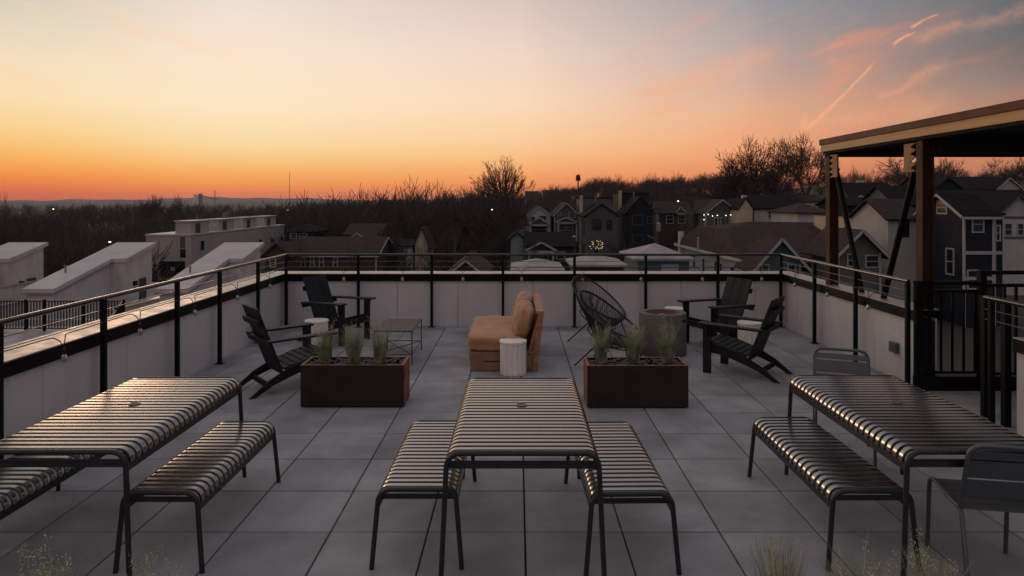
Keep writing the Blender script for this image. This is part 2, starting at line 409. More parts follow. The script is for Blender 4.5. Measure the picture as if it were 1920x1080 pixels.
TREES = {}
def tree_proto(key, **kw):
    tr, cr = branch_tree(**kw)
    a = bpy.data.meshes.new('trunk'); a.from_pydata(tr.v, [], tr.f); a.materials.append(M['bark'])
    b = bpy.data.meshes.new('crown'); b.from_pydata(cr.v, [], cr.f); b.materials.append(M['twig'])
    w = max(abs(v_[0]) for v_ in cr.v)
    TREES[key] = (a, b, kw['height'], w)
def fan_proto():
    rnd = random.Random(6); tr = MB(); cr = MB(); zt = 10.5
    tr.tube([(0, 0, -.5), (.1, 0, 5), (0, .1, zt)], [.5, .42, .4], 8)
    def limb(p, d, L, r, lv, curl):
        n = 5 if lv == 0 else (3 if lv < 3 else 2); q = p.copy(); pts = [q.copy()]; dd = d.copy()
        for i in range(n):
            dd = (dd + Vector((rnd.uniform(-1, 1), rnd.uniform(-1, 1), rnd.uniform(-.2, .9))) * curl).normalized(); q = q + dd * (L / n); pts.append(q.copy())
        cr.tube(pts, [r + (max(.016, r * .4) - r) * i / n for i in range(n + 1)], n=5 if lv == 0 else 3)
        if lv == 3: return
        for k in range((6, 4, 3)[lv]):
            t = rnd.uniform(.3, 1.) if k else 1.; ii = min(int(t * n), n - 1); p0 = pts[ii].lerp(pts[ii + 1], t * n - ii)
            a = rnd.uniform(0, 2 * PI); s1 = rnd.uniform(.2, .45); ax = dd.orthogonal().normalized(); b_ = dd.cross(ax)
            nd = dd * math.cos(s1) + (ax * math.cos(a) + b_ * math.sin(a)) * math.sin(s1)
            limb(p0, nd.normalized(), L * (.42, .55, .6)[lv] * (1.15 - .5 * t) * rnd.uniform(.7, 1.2), max(.017, r * .36), lv + 1, .14)
    for k in range(40):
        s1 = .04 + .86 * ((k + .5) / 40) ** .62; a = k * 2.39996; z0 = zt - rnd.uniform(0, 1.4) * s1
        d = Vector((math.sin(s1) * math.cos(a), math.sin(s1) * math.sin(a), math.cos(s1)))
        limb(Vector((0, 0, z0)), d, 7.6 * (1 - .22 * s1) * rnd.uniform(.9, 1.03), .10, 0, .05)
    return tr, cr
tr, cr = fan_proto()
me_a = bpy.data.meshes.new('trunk'); me_a.from_pydata(tr.v, [], tr.f); me_a.materials.append(M['bark'])
me_b = bpy.data.meshes.new('crown'); me_b.from_pydata(cr.v, [], cr.f); me_b.materials.append(M['twig'])
TREES['fan'] = (me_a, me_b, max(v_[2] for v_ in cr.v), sorted(abs(v_[0]) for v_ in cr.v)[int(len(cr.v) * .985)])
tree_proto('oak', seed=5, height=17, spread=.68, up=.16, levels=6, trunk_r=.5, kids=(3, 4), trunk_frac=.2, twr=.034, shrink=.76)
tree_proto('oak2', seed=23, height=17, spread=.64, up=.24, levels=6, trunk_r=.46, kids=(3, 4), trunk_frac=.2, twr=.034, shrink=.76)
tree_proto('small', seed=8, height=9, spread=.6, up=.3, levels=5, trunk_r=.2, kids=(3, 4), trunk_frac=.22, twr=.02, shrink=.76)
tree_proto('small2', seed=31, height=9, spread=.52, up=.5, levels=5, trunk_r=.18, kids=(3, 4), trunk_frac=.22, twr=.02, shrink=.76)
def tree(key, px, ytop, Y, wpx, label, name='bare_tree', rz=0., group='bare trees of the neighbourhood'):
    a, b, h0, w0 = TREES[key]
    x = (px - VX) * Y / F; zt = H - (ytop - HY) * Y / F; z0 = g(x, Y) - .2
    sz = (zt - z0) / h0; sw = (wpx * Y / F / 2) / w0 if wpx else sz
    t = thing(name, label, 'tree', (x, Y, z0), rz, group)
    for me, nm in ((a, 'trunk'), (b, 'crown')):
        o = bpy.data.objects.new(nm, me); COL.objects.link(o); o.parent = t
    t.scale = (sw, sw, sz)
    return t
tree('fan', 942, 289, 150, 112, 'tall fan-shaped bare tree standing alone against the orange horizon')
tree('oak', 1400, 250, 128, 150, 'large bare tree, leftmost of the big cluster above the cream gabled cottage', rz=.3)
tree('oak2', 1366, 278, 134, 110, 'bare tree at the left flank of the big cluster, lower than its neighbours', rz=2.2)
tree('oak2', 1452, 252, 136, 130, 'large bare tree in the middle of the big cluster right of the sky gap', rz=1.9)
tree('oak', 1510, 244, 142, 130, 'large bare tree, rightmost of the big cluster next to the bronze pergola post', rz=3.4)
tree('oak2', 1700, 285, 150, 170, 'broad bare tree seen between the two bronze posts', rz=4.)
tree('oak', 1768, 292, 158, 90, 'bare tree just right of the nearer bronze post', rz=.9)
tree('oak2', 1872, 290, 165, 120, 'bare tree under the roof of the pergola at the right edge of the photo', rz=2.6)
tree('oak', 1935, 286, 170, 120, 'bare tree cut off by the right edge of the photo', rz=5.)
tree('small', 1222, 331, 210, 56, 'small round bare tree on the ridge, right one of a pair above the dark houses', rz=.4)
tree('small2', 1188, 335, 215, 44, 'small bare tree on the ridge, left one of a pair above the dark houses', rz=1.4)
tree('small2', 1306, 333, 200, 50, 'thin bare tree on the ridge left of the big tree cluster', rz=2.4)
tree('small2', 1600, 308, 150, 70, 'low bare tree behind the farther bronze post', rz=3.1)
tree('small', 5, 352, 120, 70, 'bare tree top at the left edge of the photo', rz=3.1)
tree('oak', 285, 362, 330, 60, 'left one of two bare trees rising above the wood near the silo', rz=.4)
tree('oak2', 327, 361, 340, 52, 'right one of two bare trees rising above the wood near the silo', rz=2.4)
tree('oak2', 772, 350, 190, 96, 'spreading bare tree top rising above the wood left of the fan-shaped tree', rz=.7)
tree('oak', 715, 360, 200, 80, 'lower bare tree rising above the wood at the middle of the photo', rz=1.1)
tree('oak', 835, 352, 190, 76, 'bare tree between the spreading tree and the fan-shaped tree', rz=2.1)
tree('oak2', 888, 348, 175, 70, 'bare tree close against the left side of the fan-shaped tree', rz=3.3)
tree('small', 745, 428, 84, 90, 'small bare tree with a low crown in front of the white cottage', rz=1.)
tree('small2', 690, 432, 80, 56, 'thin bare tree in front of the cream gabled cottage', rz=2.)
tree('small', 828, 425, 90, 90, 'small bare tree right of the white cottage', rz=4.)
tree('small2', 600, 408, 120, 70, 'bare tree behind the dark blue house', rz=4.)
tree('small', 1500, 372, 92, 70, 'small bare bush-like tree in front of the long white cottage wall', rz=3.)
tree('small2', 912, 440, 95, 70, 'small bare tree left of the dark low roofs', rz=.2)

for (k_, px_, yt_, Y_t, w_, lb_, r_) in (('small', 560, 446, 72, 80, 'low bare tree in front of the left half of the long brown-roofed house', .5), ('small2', 655, 425, 70, 80, 'bare tree in front of the middle of the long brown-roofed house', 1.7),
        ('oak', 735, 408, 86, 120, 'dark spreading bare tree between the steep-roofed house and the small white house', 2.9), ('oak2', 862, 400, 92, 120, 'dark bare tree behind the small cottage gable tip', 4.1),
        ('small', 800, 438, 74, 84, 'low bare tree in front of the steep narrow gable', 5.3), ('oak', 945, 412, 100, 100, 'dark bare tree below the fan-shaped tree', 1.2), ('small2', 1002, 428, 78, 60, 'slight bare tree in front of the dark low cottage', 3.6),
        ('oak2', 640, 384, 135, 120, 'bare tree crown above the steep brown-roofed house', .2), ('small', 1160, 432, 90, 60, 'small bare tree between the two tall dark houses', 2.)):
    tree(k_, px_, yt_, Y_t, w_, lb_, rz=r_)

def woodland():
    protos = []
    for s_ in range(5):
        tr, cr = branch_tree(seed=100 + s_, height=12 + s_, spread=.62, up=.35, levels=4, trunk_r=.22, kids=(3, 4), trunk_frac=.26, twr=.045, shrink=.8)
        mb = MB(); mb.add(tr.v, tr.f); mb.add(cr.v, cr.f)
        q = [f for f in mb.f if len(f) == 4]
        protos.append((np.array(mb.v, dtype=np.float32), np.array(q, dtype=np.int32)))
    rnd = random.Random(77); spots = []
    def ok(x, y):
        px = VX + x * F / y
        if 255 < px < 560 and y < 150: return False
        if y < 118 and px > 470: return False
        return True
    def fill(n, u0, u1, y0, y1, hs, seed=0):
        k = 0
        while k < n:
            t = rnd.random(); y = (y0 ** .5 + (y1 ** .5 - y0 ** .5) * t) ** 2; u_ = rnd.uniform(u0, u1); x = u_ * y
            if ok(x, y): spots.append((x, y, rnd.uniform(*hs))); k += 1
            else: k += .02
    fill(560, -.86, -.02, 78, 420, (.75, 1.1))
    fill(160, -.9, 0., 400, 800, (.7, 1.05))
    fill(150, -.33, -.02, 118, 240, (1.05, 1.32))
    fill(330, .0, .33, 230, 520, (.6, .92))
    fill(110, .3, .95, 185, 330, (.5, .8))
    fill(40, .02, .26, 130, 200, (.5, .8))
    V = []; Fs = []; off = 0
    for (x, y, s_) in spots:
        v_, f_ = protos[rnd.randrange(5)]; a = rnd.uniform(0, 2 * PI); ca_, sa = math.cos(a), math.sin(a)
        w = v_.copy() * s_; r = np.empty_like(w)
        r[:, 0] = w[:, 0] * ca_ - w[:, 1] * sa + x; r[:, 1] = w[:, 0] * sa + w[:, 1] * ca_ + y; r[:, 2] = w[:, 2] + g(x, y)
        V.append(r); Fs.append(f_ + off); off += len(v_)
    V = np.concatenate(V); Fs = np.concatenate(Fs)
    me = bpy.data.meshes.new('woodland'); me.vertices.add(len(V)); me.vertices.foreach_set('co', V.ravel())
    me.loops.add(len(Fs) * 4); me.loops.foreach_set('vertex_index', Fs.ravel())
    me.polygons.add(len(Fs)); me.polygons.foreach_set('loop_start', np.arange(0, len(Fs) * 4, 4, dtype=np.int32))
    me.update(calc_edges=True); me.materials.append(M['wood_mass'])
    o = bpy.data.objects.new('woodland', me); COL.objects.link(o)
    add_props(o, 'dark leafless wood filling the valley and ridges to the horizon', 'woodland', kind='stuff')
    print('woodland faces', len(Fs))
woodland()

# ------------------------------------------------------------------ houses
def window(parent, x0, x1, z0, z1, y, side='front', xs=None, trim='whitetrim', mull=True, fw=.10):
    """window on the front (plane y) or on the left side (plane x=xs; then x0,x1 are y values)"""
    fr = MB(); pn = MB()
    def bx(mb, a0, a1, c0, c1, d0, d1):
        if side == 'front': mb.box(a0, a1, y - d1, y - d0, c0, c1)
        else: mb.box(xs - d1, xs - d0, a0, a1, c0, c1)
    bx(fr, x0 - fw, x0, z0 - fw, z1 + fw, -.02, .07); bx(fr, x1, x1 + fw, z0 - fw, z1 + fw, -.02, .07)
    bx(fr, x0, x1, z1, z1 + fw, -.02, .066); bx(fr, x0, x1, z0 - fw, z0, -.02, .066)
    if mull: bx(fr, x0, x1, (z0 + z1) / 2 - .03, (z0 + z1) / 2 + .03, -.02, .05)
    w = fr.build('window', M[trim], parent)
    bx(pn, x0, x1, z0, z1, .005, .03)
    pn.build('pane', M['glass'], w)

def roof_slab(mb, pts, t=.16):
    p = [Vector(q) for q in pts]; n = (p[1] - p[0]).cross(p[2] - p[0]).normalized()
    if n.z < 0: n = -n
    mb.prism([q + n * .01 for q in p], n * t)

def house(name, label, x0, x1, eave, ridge, Y, depth, axis, wall, roof, wins=(), side_wins=(), over=.35, trim=None, band=None, door=None, cat='house', porch=None, chimney=None, group=None, tw=.16, mull=True, wtrim='whitetrim'):
    X0 = (x0 - VX) * Y / F; X1 = (x1 - VX) * Y / F; ze = H - (eave - HY) * Y / F
    Yr = Y if axis == 'y' else Y + depth / 2
    zr = H - (ridge - HY) * Yr / F
    zb = min(g(X0, Y), g(X1, Y + depth), g(X0, Y + depth), g(X1, Y)) - .6
    xc = (X0 + X1) / 2; Y1 = Y + depth
    t = thing(name, label, cat, (xc, Y + depth / 2, zb), 0, group)
    T = Vector((-xc, -(Y + depth / 2), -zb))
    def B(mb, nm, mt, par=t):
        if par is t: mb.v = [tuple(Vector(q) + T) for q in mb.v]
        return mb.build(nm, mt, par)
    w = MB(); r = MB(); tm = MB()
    if axis == 'y':
        w.prism([(X0, Y, zb), (X1, Y, zb), (X1, Y, ze), (xc, Y, zr), (X0, Y, ze)], (0, depth, 0))
        sl = (zr - ze) / (xc - X0)
        for sgn, xe in ((-1, X0), (1, X1)):
            xo = xe + sgn * over; zo = ze - sl * over
            roof_slab(r, [(xo, Y - over, zo), (xc, Y - over, zr), (xc, Y1 + over, zr), (xo, Y1 + over, zo)])
            if trim: tm.bar((xo, Y - over - .03, zo + .02), (xc, Y - over - .03, zr + .02), .08, tw)
    elif axis == 'x':
        ym = Y + depth / 2
        w.prism([(X0, Y, zb), (X0, Y, ze), (X0, ym, zr), (X0, Y1, ze), (X0, Y1, zb)], (X1 - X0, 0, 0))
        sl = (zr - ze) / (depth / 2)
        for sgn, ye in ((-1, Y), (1, Y1)):
            yo = ye + sgn * over; zo = ze - sl * over
            roof_slab(r, [(X0 - over, yo, zo), (X1 + over, yo, zo), (X1 + over, ym, zr), (X0 - over, ym, zr)])
            if trim:
                for xe in (X0 - over - .04, X1 + over + .04): tm.bar((xe, yo, zo + .02), (xe, ym, zr + .02), .08, tw)
        if trim: tm.box(X0 - over, X1 + over, Y - over - .06, Y - over, ze - sl * over - .12, ze - sl * over + .06)
    elif axis == 'hip':
        w.box(X0, X1, Y, Y1, zb, ze); ym = Y + depth / 2; hx = min((X1 - X0) / 2 - .01, depth / 2)
        a, b, c_, d = (X0 - over, Y - over, ze), (X1 + over, Y - over, ze), (X1 + over, Y1 + over, ze), (X0 - over, Y1 + over, ze)
        p, q = (X0 + hx, ym, zr), (X1 - hx + .01, ym, zr)
        low = [Vector(k) - Vector((0, 0, .15)) for k in (a, b, c_, d)]
        r.add([a, b, c_, d, p, q] + low, [(0, 1, 5, 4), (1, 2, 5), (2, 3, 4, 5), (3, 0, 4), (7, 6, 9, 8), (0, 6, 7, 1), (1, 7, 8, 2), (2, 8, 9, 3), (3, 9, 6, 0)])
        if trim: tm.box(X0 - over, X1 + over, Y - over - .06, Y - over - .005, ze - .2, ze + .03)
    else:  # flat
        w.box(X0, X1, Y, Y1, zb, ze); r.box(X0 - .12, X1 + .12, Y - .12, Y1 + .12, ze, ze + .18)
    B(w, 'wall', M[wall]); B(r, 'roof', M[roof])
    if trim:
        for xe in (X0, X1): tm.box(xe - .07, xe + .07, Y - .04, Y + .1, zb, ze - .1)
        for bz in (band or ()):
            z = H - (bz - HY) * Y / F; tm.box(X0 + .07, X1 - .07, Y - .035, Y + .02, z - .12, z + .12)
        B(tm, 'trim', M[trim])
    def P(px, py): return ((px - VX) * Y / F + T.x, H - (py - HY) * Y / F + T.z)
    for (a, b, y0, y1) in wins:
        q0 = P(a, y1); q1 = P(b, y0); window(t, q0[0], q1[0], q0[1], q1[1], Y + T.y, mull=mull, trim=wtrim)
    for (ya, yb, z0, z1) in side_wins:      # on the left side: y from the front, z from the eave
        window(t, Y + ya + T.y, Y + yb + T.y, ze + z0 + T.z, ze + z1 + T.z, 0, 'left', X0 + T.x, mull=mull, trim=wtrim)
    if door:
        a, b, y0, y1, mt = door; q0 = P(a, y1); q1 = P(b, y0)
        MB().box(q0[0], q1[0], Y + T.y - .05, Y + T.y + .02, q0[1], q1[1]).build('door', M[mt], t)
    if porch:       # (apex x, apex y, x0, x1, base y, depth, wall, roof, columns)
        ax, ay, a, b, by, pd, pw, pr, cols = porch
        zA = H - (ay - HY) * Y / F; zB = H - (by - HY) * Y / F; xa = (ax - VX) * Y / F; xA = (a - VX) * Y / F; xB = (b - VX) * Y / F
        pm = MB(); pm.prism([(xA + .25, Y - pd, zB), (xB - .25, Y - pd, zB), (xa, Y - pd, zA - .1)], (0, pd, 0))
        B(pm, 'porch_gable', M[pw])
        rr = MB()
        roof_slab(rr, [(xA, Y - pd - .3, zB - .05), (xa, Y - pd - .3, zA), (xa, Y + .5, zA), (xA, Y + .5, zB - .05)], .12)
        roof_slab(rr, [(xB, Y - pd - .3, zB - .05), (xa, Y - pd - .3, zA), (xa, Y + .5, zA), (xB, Y + .5, zB - .05)], .12)
        B(rr, 'porch_roof', M[pr])
        tt = MB(); tt.bar((xA, Y - pd - .34, zB), (xa, Y - pd - .34, zA + .05), .08, .2); tt.bar((xB, Y - pd - .34, zB), (xa, Y - pd - .34, zA + .05), .08, .2)
        tt.box(xA + .2, xB - .2, Y - pd - .1, Y - pd + .1, zB - .3, zB - .01)
        B(tt, 'porch_trim', M['whitetrim'])
        for cx in cols:
            xx = (cx - VX) * Y / F
            cm = MB(); cm.box(xx - .11, xx + .11, Y - pd - .09, Y - pd + .09, zB - 3.2, zB - .31); B(cm, 'porch_column', M['whitetrim'])
        fl = MB(); fl.box(xA + .2, xB - .2, Y - pd - .2, Y - .02, zb, zB - 3.2); B(fl, 'porch_floor', M['w_grey'])
    if chimney:
        cx, cy, cw, dy = chimney
        xx = (cx - VX) * (Y + dy) / F; zz = H - (cy - HY) * (Y + dy) / F
        cm = MB(); cm.box(xx - cw / 2, xx + cw / 2, Y + dy - .4, Y + dy + .4, ze - .3, zz); B(cm, 'chimney', M['whitetrim'])
    return t

NB = 'houses of the neighbourhood'
# --- centre
house('narrow_house', 'tall narrow white-gabled house at the left end of the centre row', 991, 1031, 402, 387, 118, 12, 'y', 'w_white', 'r_brown',
      wins=[(996, 1003, 407, 416), (1010, 1024, 405, 416), (997, 1024, 424, 437)], trim='whitetrim', group=NB, porch=(1011, 408, 993, 1030, 420, 1.2, 'w_grey', 'r_dark', (994, 1029)))
house('gabled_house', 'grey gabled house with white trim beside the narrow white-gabled house', 1040, 1084, 402, 381, 116, 12, 'y', 'w_grey', 'r_brown',
      wins=[(1047, 1051, 398, 404), (1067, 1078, 399, 407), (1048, 1059, 421, 431), (1062, 1073, 421, 431)], trim='whitetrim', group=NB, porch=(1060, 408, 1041, 1081, 416, 1.2, 'w_grey', 'r_dark', (1046, 1080)))
def tall_house(label, x0, x1, eave, ridge, Y, bx0, bx1, btop, wins, swins, wall):
    t = house('tall_townhouse', label, x0, x1, eave, ridge, Y, 9, 'y', wall, 'r_dark', wins=wins, side_wins=swins, group=NB, mull=False, wtrim='w_grey', over=.4)
    T = t.location; a = (bx0 - VX) * (Y + 9) / F; b = (bx1 - VX) * (Y + 9) / F; z = H - (btop - HY) * (Y + 9) / F
    MB().box(a - T.x, b - T.x, 4.55, 11.5, 0, z - T.z).build('rear_wing', M[wall], t)
    MB().box(a - T.x - .1, b - T.x + .1, 4.45, 11.6, z - T.z, z - T.z + .18).build('parapet', M['r_dark'], t)
    xs = a - T.x
    MB().box(xs - .02, xs + .5, 4.35, 4.54, 0, z - T.z + .5).build('chimney', M['w_cream'], t)
    m_ = (a + b) / 2 - T.x
    MB().box(m_ - .08, m_ + .08, 4.37, 4.5, 8, z - T.z + .35).build('vent_pipe', M['steel'], t)
    return t
tall_house('dark charcoal skinny house, left and shorter one of the pair of tall dark houses', 1099, 1157, 404, 384, 104, 1087, 1146, 372,
           [(1110, 1128, 410, 432), (1137, 1148, 412, 432)], [(1.2, 1.9, -3.2, -.8), (3, 3.7, -3.2, -.8), (5, 5.7, -3.2, -.8), (1.2, 1.9, -6.6, -4.4), (3, 3.7, -6.6, -4.4), (5, 5.7, -6.6, -4.4)], 'w_grey')
tall_house('black skinny house, right and taller one of the pair of tall dark houses', 1176, 1225, 397, 370, 110, 1160, 1216, 363,
           [(1186, 1204, 404, 421), (1214, 1222, 406, 418), (1186, 1204, 441, 455)], [(1.2, 1.9, -3.2, -.8), (4, 4.7, -3.2, -.8), (1.2, 1.9, -7, -4.8)], 'w_dark')
house('brown_house', 'low brown-roofed house with a small dormer behind the wooden utility pole', 1236, 1298, 400, 379, 125, 10, 'x', 'w_brown', 'r_brown', wins=[(1250, 1262, 405, 418), (1272, 1284, 405, 418)], group=NB,
      porch=(1273, 389, 1265, 1285, 399, .8, 'w_grey', 'r_brown', ()))
t = house('porch_house', 'brown-roofed house with a grey gabled porch hung with lit string lights', 1323, 1385, 399, 375, 100, 4, 'y', 'w_grey', 'r_brown', wins=[(1340, 1346, 409, 424), (1352, 1358, 409, 424), (1368, 1376, 409, 424)], trim='whitetrim', group=NB)
rear = MB(); T = t.location
A = at(1292, 400, 106); B_ = at(1370, 400, 106)
rear.prism([(A.x - T.x, 4.3, A.z - T.z), (B_.x - T.x, 4.3, A.z - T.z), (B_.x - T.x, 8.5, 10.9 + (H - 0) * 0), (A.x + .9 - T.x, 8.5, 10.9)], (0, 0, .15))
rz_ = (H - (376 - HY) * 108 / F) - T.z
rear.v = []; rear.f = []
roof_slab(rear, [(A.x - T.x, 2.2, A.z - T.z), (B_.x - T.x, 2.2, A.z - T.z), (B_.x - T.x, 7, rz_), (A.x + 1.6 - T.x, 7, rz_)])
rear.build('rear_roof', M['r_brown'], t)
MB().box(A.x - T.x + .3, B_.x - T.x - .3, 2.6, 7, 0, A.z - T.z - .05).build('rear_wing', M['w_brown'], t)
# lit string on the porch house
sl_ = thing('string_lights', 'lit white string lights hung along the grey gabled porch far off', 'string lights', at(1323, 402, 99.6))
pts = [(1320, 403), (1328, 402), (1336, 405), (1345, 404), (1361, 404), (1370, 403), (1376, 403), (1373, 408), (1372, 417), (1382, 426), (1384, 430), (1320, 412)]
MB().tube([at(px_, py_ - .6, 99.6) - sl_.location for px_, py_ in pts[:7]], .015, 4).build('wire', M['black'], sl_)
for px_, py_ in pts:
    p = at(px_, py_, 99.6) - sl_.location
    MB().lathe([(.01, -.07), (.065, -.04), (.08, 0), (.065, .05), (.01, .07)], p, 8).build('bulb', M['lit'], sl_, smooth=True)

house('cream_cottage', 'cream cottage end gable with chimney below the big bare trees', 1386, 1411, 391, 373, 96, 7, 'y', 'w_cream', 'r_dark', group=NB, chimney=(1395, 366, .6, 5), over=.15)
house('white_cottage', 'long white cottage wall under a dark roof below the big bare trees', 1414, 1512, 391, 368, 97, 9, 'x', 'w_white', 'r_dark', wins=[(1441, 1448, 396, 408), (1490, 1496, 396, 406)], group=NB)
# big brown roof bungalow
def bungalow():
    t = thing('brown_roof_bungalow', 'wide bungalow with a big brown shingle roof and pale blue wall', 'house', (0, 0, 0), 0, NB)
    zb = -9
    NL = at(1390, 488, 60); NR = at(1720, 488, 60); FL = at(1265, 457, 82); RL = at(1307, 427, 76); RM = at(1360, 433, 68); R2 = at(1407, 418, 72); RR = at(1700, 421, 70); FR = at(1640, 457, 84)
    r = MB()
    def pl(*p): r.prism(p, (0, 0, .14))
    pl(NL, NR, RR, R2); pl(NL, R2, RM); pl(NL, RM, RL); pl(NL, RL, FL); pl(FL, RL, RM, R2, RR, FR)
    r.build('roof', M['r_brown'], t)
    ins = .5
    w = MB(); w.prism([(NL.x + .3, NL.y + ins, zb), (NR.x, NR.y + ins, zb), (FR.x, FR.y - ins, zb), (FL.x + .5, FL.y - ins, zb)], (0, 0, NL.z - zb - .03))
    w.build('wall', M['w_blue'], t)
    tm = MB(); tm.bar(NL + Vector((-.05, 0, -.06)), FL + Vector((-.05, 0, -.06)), .1, .26); tm.bar(NL + Vector((0, -.05, -.06)), NR + Vector((0, -.05, -.06)), .1, .26)
    tm.build('gutter', M['whitetrim'], t)
    for k, (a, b) in enumerate(((62.6, 63.6), (66, 66.7), (67.6, 68.3), (71.6, 72.4), (75, 75.8))):
        def xw(y): return NL.x + .3 + (FL.x + .2 - NL.x) * (y - 60.5) / 21
        fr = MB(); fr.box(xw(a) - .06, xw(a) + .06, a, b, -5.4, -3.9); f_ = fr.build('window', M['whitetrim'], t)
        MB().box(xw(a) - .09, xw(a) - .062, a + .1, b - .1, -5.3, -4.0).build('pane', M['glass'], f_)
    for (px0, px1) in ((1366, 1371), (1374, 1379), (1398, 1402)):
        a = at(px0, 482 + 6, 60.5); b = at(px1, 512, 60.5)
        if px0 < 1390: continue
        f_ = MB().box(a.x, b.x, 60.4, 60.52, b.z, a.z).build('window', M['whitetrim'], t)
    for i, (px_, py_) in enumerate(((1309, 449), (1476, 448), (1482, 450))):
        p = at(px_, py_, 68)
        MB().lathe([(.09, -1.2), (.09, .1), (.14, .11), (.14, .2)], p, 8).build('vent_pipe', M['whitetrim'], t)
    p = at(1277, 440, 80); MB().box(p.x - .25, p.x + .25, 79.8, 80.3, -4, p.z + .35).build('chimney', M['stuccow'], t)
bungalow()
house('teal_porch_house', 'small teal gabled porch front with white trim below the big brown roof', 1422, 1500, 492, 448, 57, 3.2, 'y', 'w_teal', 'r_brown', trim='whitetrim', group=NB, over=.7, tw=.22,
      wins=[(1408 + 22, 1440, 497, 515), (1478, 1490, 497, 515)])
house('green_porch_house', 'small green-grey gabled porch front seen between the bronze posts', 1572, 1650, 472, 433, 54, 5, 'y', 'w_green', 'r_brown', trim='whitetrim', group=NB, over=.6, tw=.2,
      wins=[(1590, 1604, 478, 498), (1624, 1646, 480, 500)])
# white roofs right behind the terrace
house('garage', 'slate-blue outbuilding with the largest pale flat-pitched roof behind the back wall', 1196, 1292, 484, 456, 52, 6.5, 'hip', 'w_teal', 'r_grey', over=.4, group='pale roofs below the terrace', door=(1240, 1272, 496, 512, 'whitetrim'))
house('garage', 'outbuilding with a pale roof just right of centre, behind the egg chairs', 1078, 1168, 496, 477, 46, 4.5, 'hip', 'w_brown', 'r_grey', over=.3, group='pale roofs below the terrace')
house('garage', 'outbuilding with a pale roof behind the back wall, right of the sofa', 966, 1050, 505, 484, 44, 4.5, 'hip', 'w_brown', 'r_grey', over=.3, group='pale roofs below the terrace')
house('small_cottage', 'small cottage with a white-trimmed gable tip just above the back wall', 842, 905, 514, 488, 50, 8, 'y', 'w_brown', 'r_brown', trim='whitetrim', group=NB)
house('dark_cottage', 'dark low cottage with white window frames in front of the narrow white-gabled house', 988, 1076, 462, 437, 84, 9, 'x', 'w_dark', 'r_dark', wins=[(1003, 1011, 472, 485), (1018, 1027, 472, 485), (1044, 1058, 473, 485)], group=NB,
      porch=(1014, 454, 985, 1042, 468, 1.5, 'w_dark', 'r_dark', (992, 1036)))
house('blue_shed', 'pale blue shed wall at the edge of the wood left of the dark low cottage', 958, 980, 447, 437, 92, 6, 'y', 'w_blue', 'r_dark', group=NB)
# --- left middle
house('dark_blue_house', 'dark blue house with a hipped roof right of the beige apartment building', 538, 588, 434, 419, 118, 9, 'hip', 'w_dark', 'r_dark', wins=[(545, 556, 438, 447), (562, 575, 438, 447)], group=NB)
house('long_brown_house', 'long low house with a brown roof and white porch posts behind the back left corner', 545, 705, 478, 446, 78, 11, 'x', 'w_brown', 'r_brown', wins=[(566, 571, 484, 500), (583, 588, 484, 500), (600, 606, 484, 500), (626, 632, 484, 500)], trim='whitetrim', group=NB)
house('mauve_gable_house', 'pinkish gabled house end seen past the far corner post on the left', 497, 540, 478, 458, 74, 12, 'y', 'w_brown', 'r_brown', group=NB, wins=[(508, 516, 484, 500)])
house('cream_gable_house', 'cream gabled cottage with white rakes behind a thin bare tree', 640, 702, 458, 437, 92, 7, 'y', 'w_cream', 'r_brown', trim='whitetrim', wins=[(652, 660, 462, 476), (680, 688, 462, 476)], group=NB)
house('steep_roof_house', 'steep brown-roofed house right behind the cream gabled cottage', 648, 712, 440, 421, 101, 9, 'x', 'w_brown', 'r_brown', group=NB)
house('small_white_house', 'small white house wall half hidden by the low bare tree', 716, 770, 462, 450, 98, 8, 'x', 'w_white', 'r_dark', wins=[(728, 734, 466, 474)], group=NB)
house('spire_house', 'cottage with a steep narrow gable right of the small white house', 778, 802, 458, 428, 100, 6, 'y', 'w_cream', 'r_brown', group=NB)
# --- right, behind the pergola
house('white_gable_house', 'white house with a sash window between the bronze posts', 1665, 1722, 410, 376, 56, 6, 'x', 'w_white', 'r_brown', wins=[(1686, 1702, 414, 442)], trim=None, group=NB, wtrim='black')
tw_ = MB(); a = at(1665, 410, 56)
tw_.box(a.x, a.x + 7, 62.05, 70, g(a.x, 62) - .6, a.z); o = tw_.build('white_block', M['w_cream'])
o = add_props(o, 'long low white block with round vents reaching left behind the farther bronze post', 'building')
MB().box(a.x - .08, a.x + 7, 61.95, 70.1, a.z + .004, a.z + .12).build('roof', M['r_dark'], o)
for yv in (63.4, 65.3, 67.2):
    MB().tube([(a.x - .05, yv, a.z - 1.05), (a.x + .05, yv, a.z - 1.05)], .11, 10).build('vent', M['black'], o)
t = house('navy_house', 'navy blue two-storey house with white corner trim right of the nearer bronze post', 1808, 1862, 403, 366, 50, 5.4, 'x', 'w_navy', 'r_dark', wins=[(1824, 1842, 407, 434), (1815, 1832, 508, 540)], band=(474, 522), trim='whitetrim',
          side_wins=[(2.0, 3.1, .1, .95), (1.2, 2, -4.4, -2.6)], group=NB)
house('navy_annex', 'narrow navy annex attached to the right side of the navy blue house', 1865, 1881, 404, 400, 50.4, 4, 'flat', 'w_navy', 'r_dark', wins=[(1868, 1873, 424, 450)], trim='whitetrim', band=(474,), group=NB)
house('grey_batten_house', 'pale grey gabled house with balconies at the right edge of the photo', 1868, 1950, 404, 366, 66, 8, 'y', 'w_white', 'r_dark', wins=[(1884, 1896, 420, 440), (1908, 1918, 420, 440)], band=(408, 446), trim='w_grey', group=NB)
house('craftsman_house', 'dark craftsman house with a brown porch behind the V-shaped braces', 1600, 1688, 372, 344, 104, 9, 'x', 'w_brown', 'r_dark', wins=[(1640, 1648, 374, 386), (1660, 1668, 374, 386)], group=NB, porch=(1600, 368, 1580, 1628, 380, 2, 'w_white', 'r_dark', (1584, 1624)))
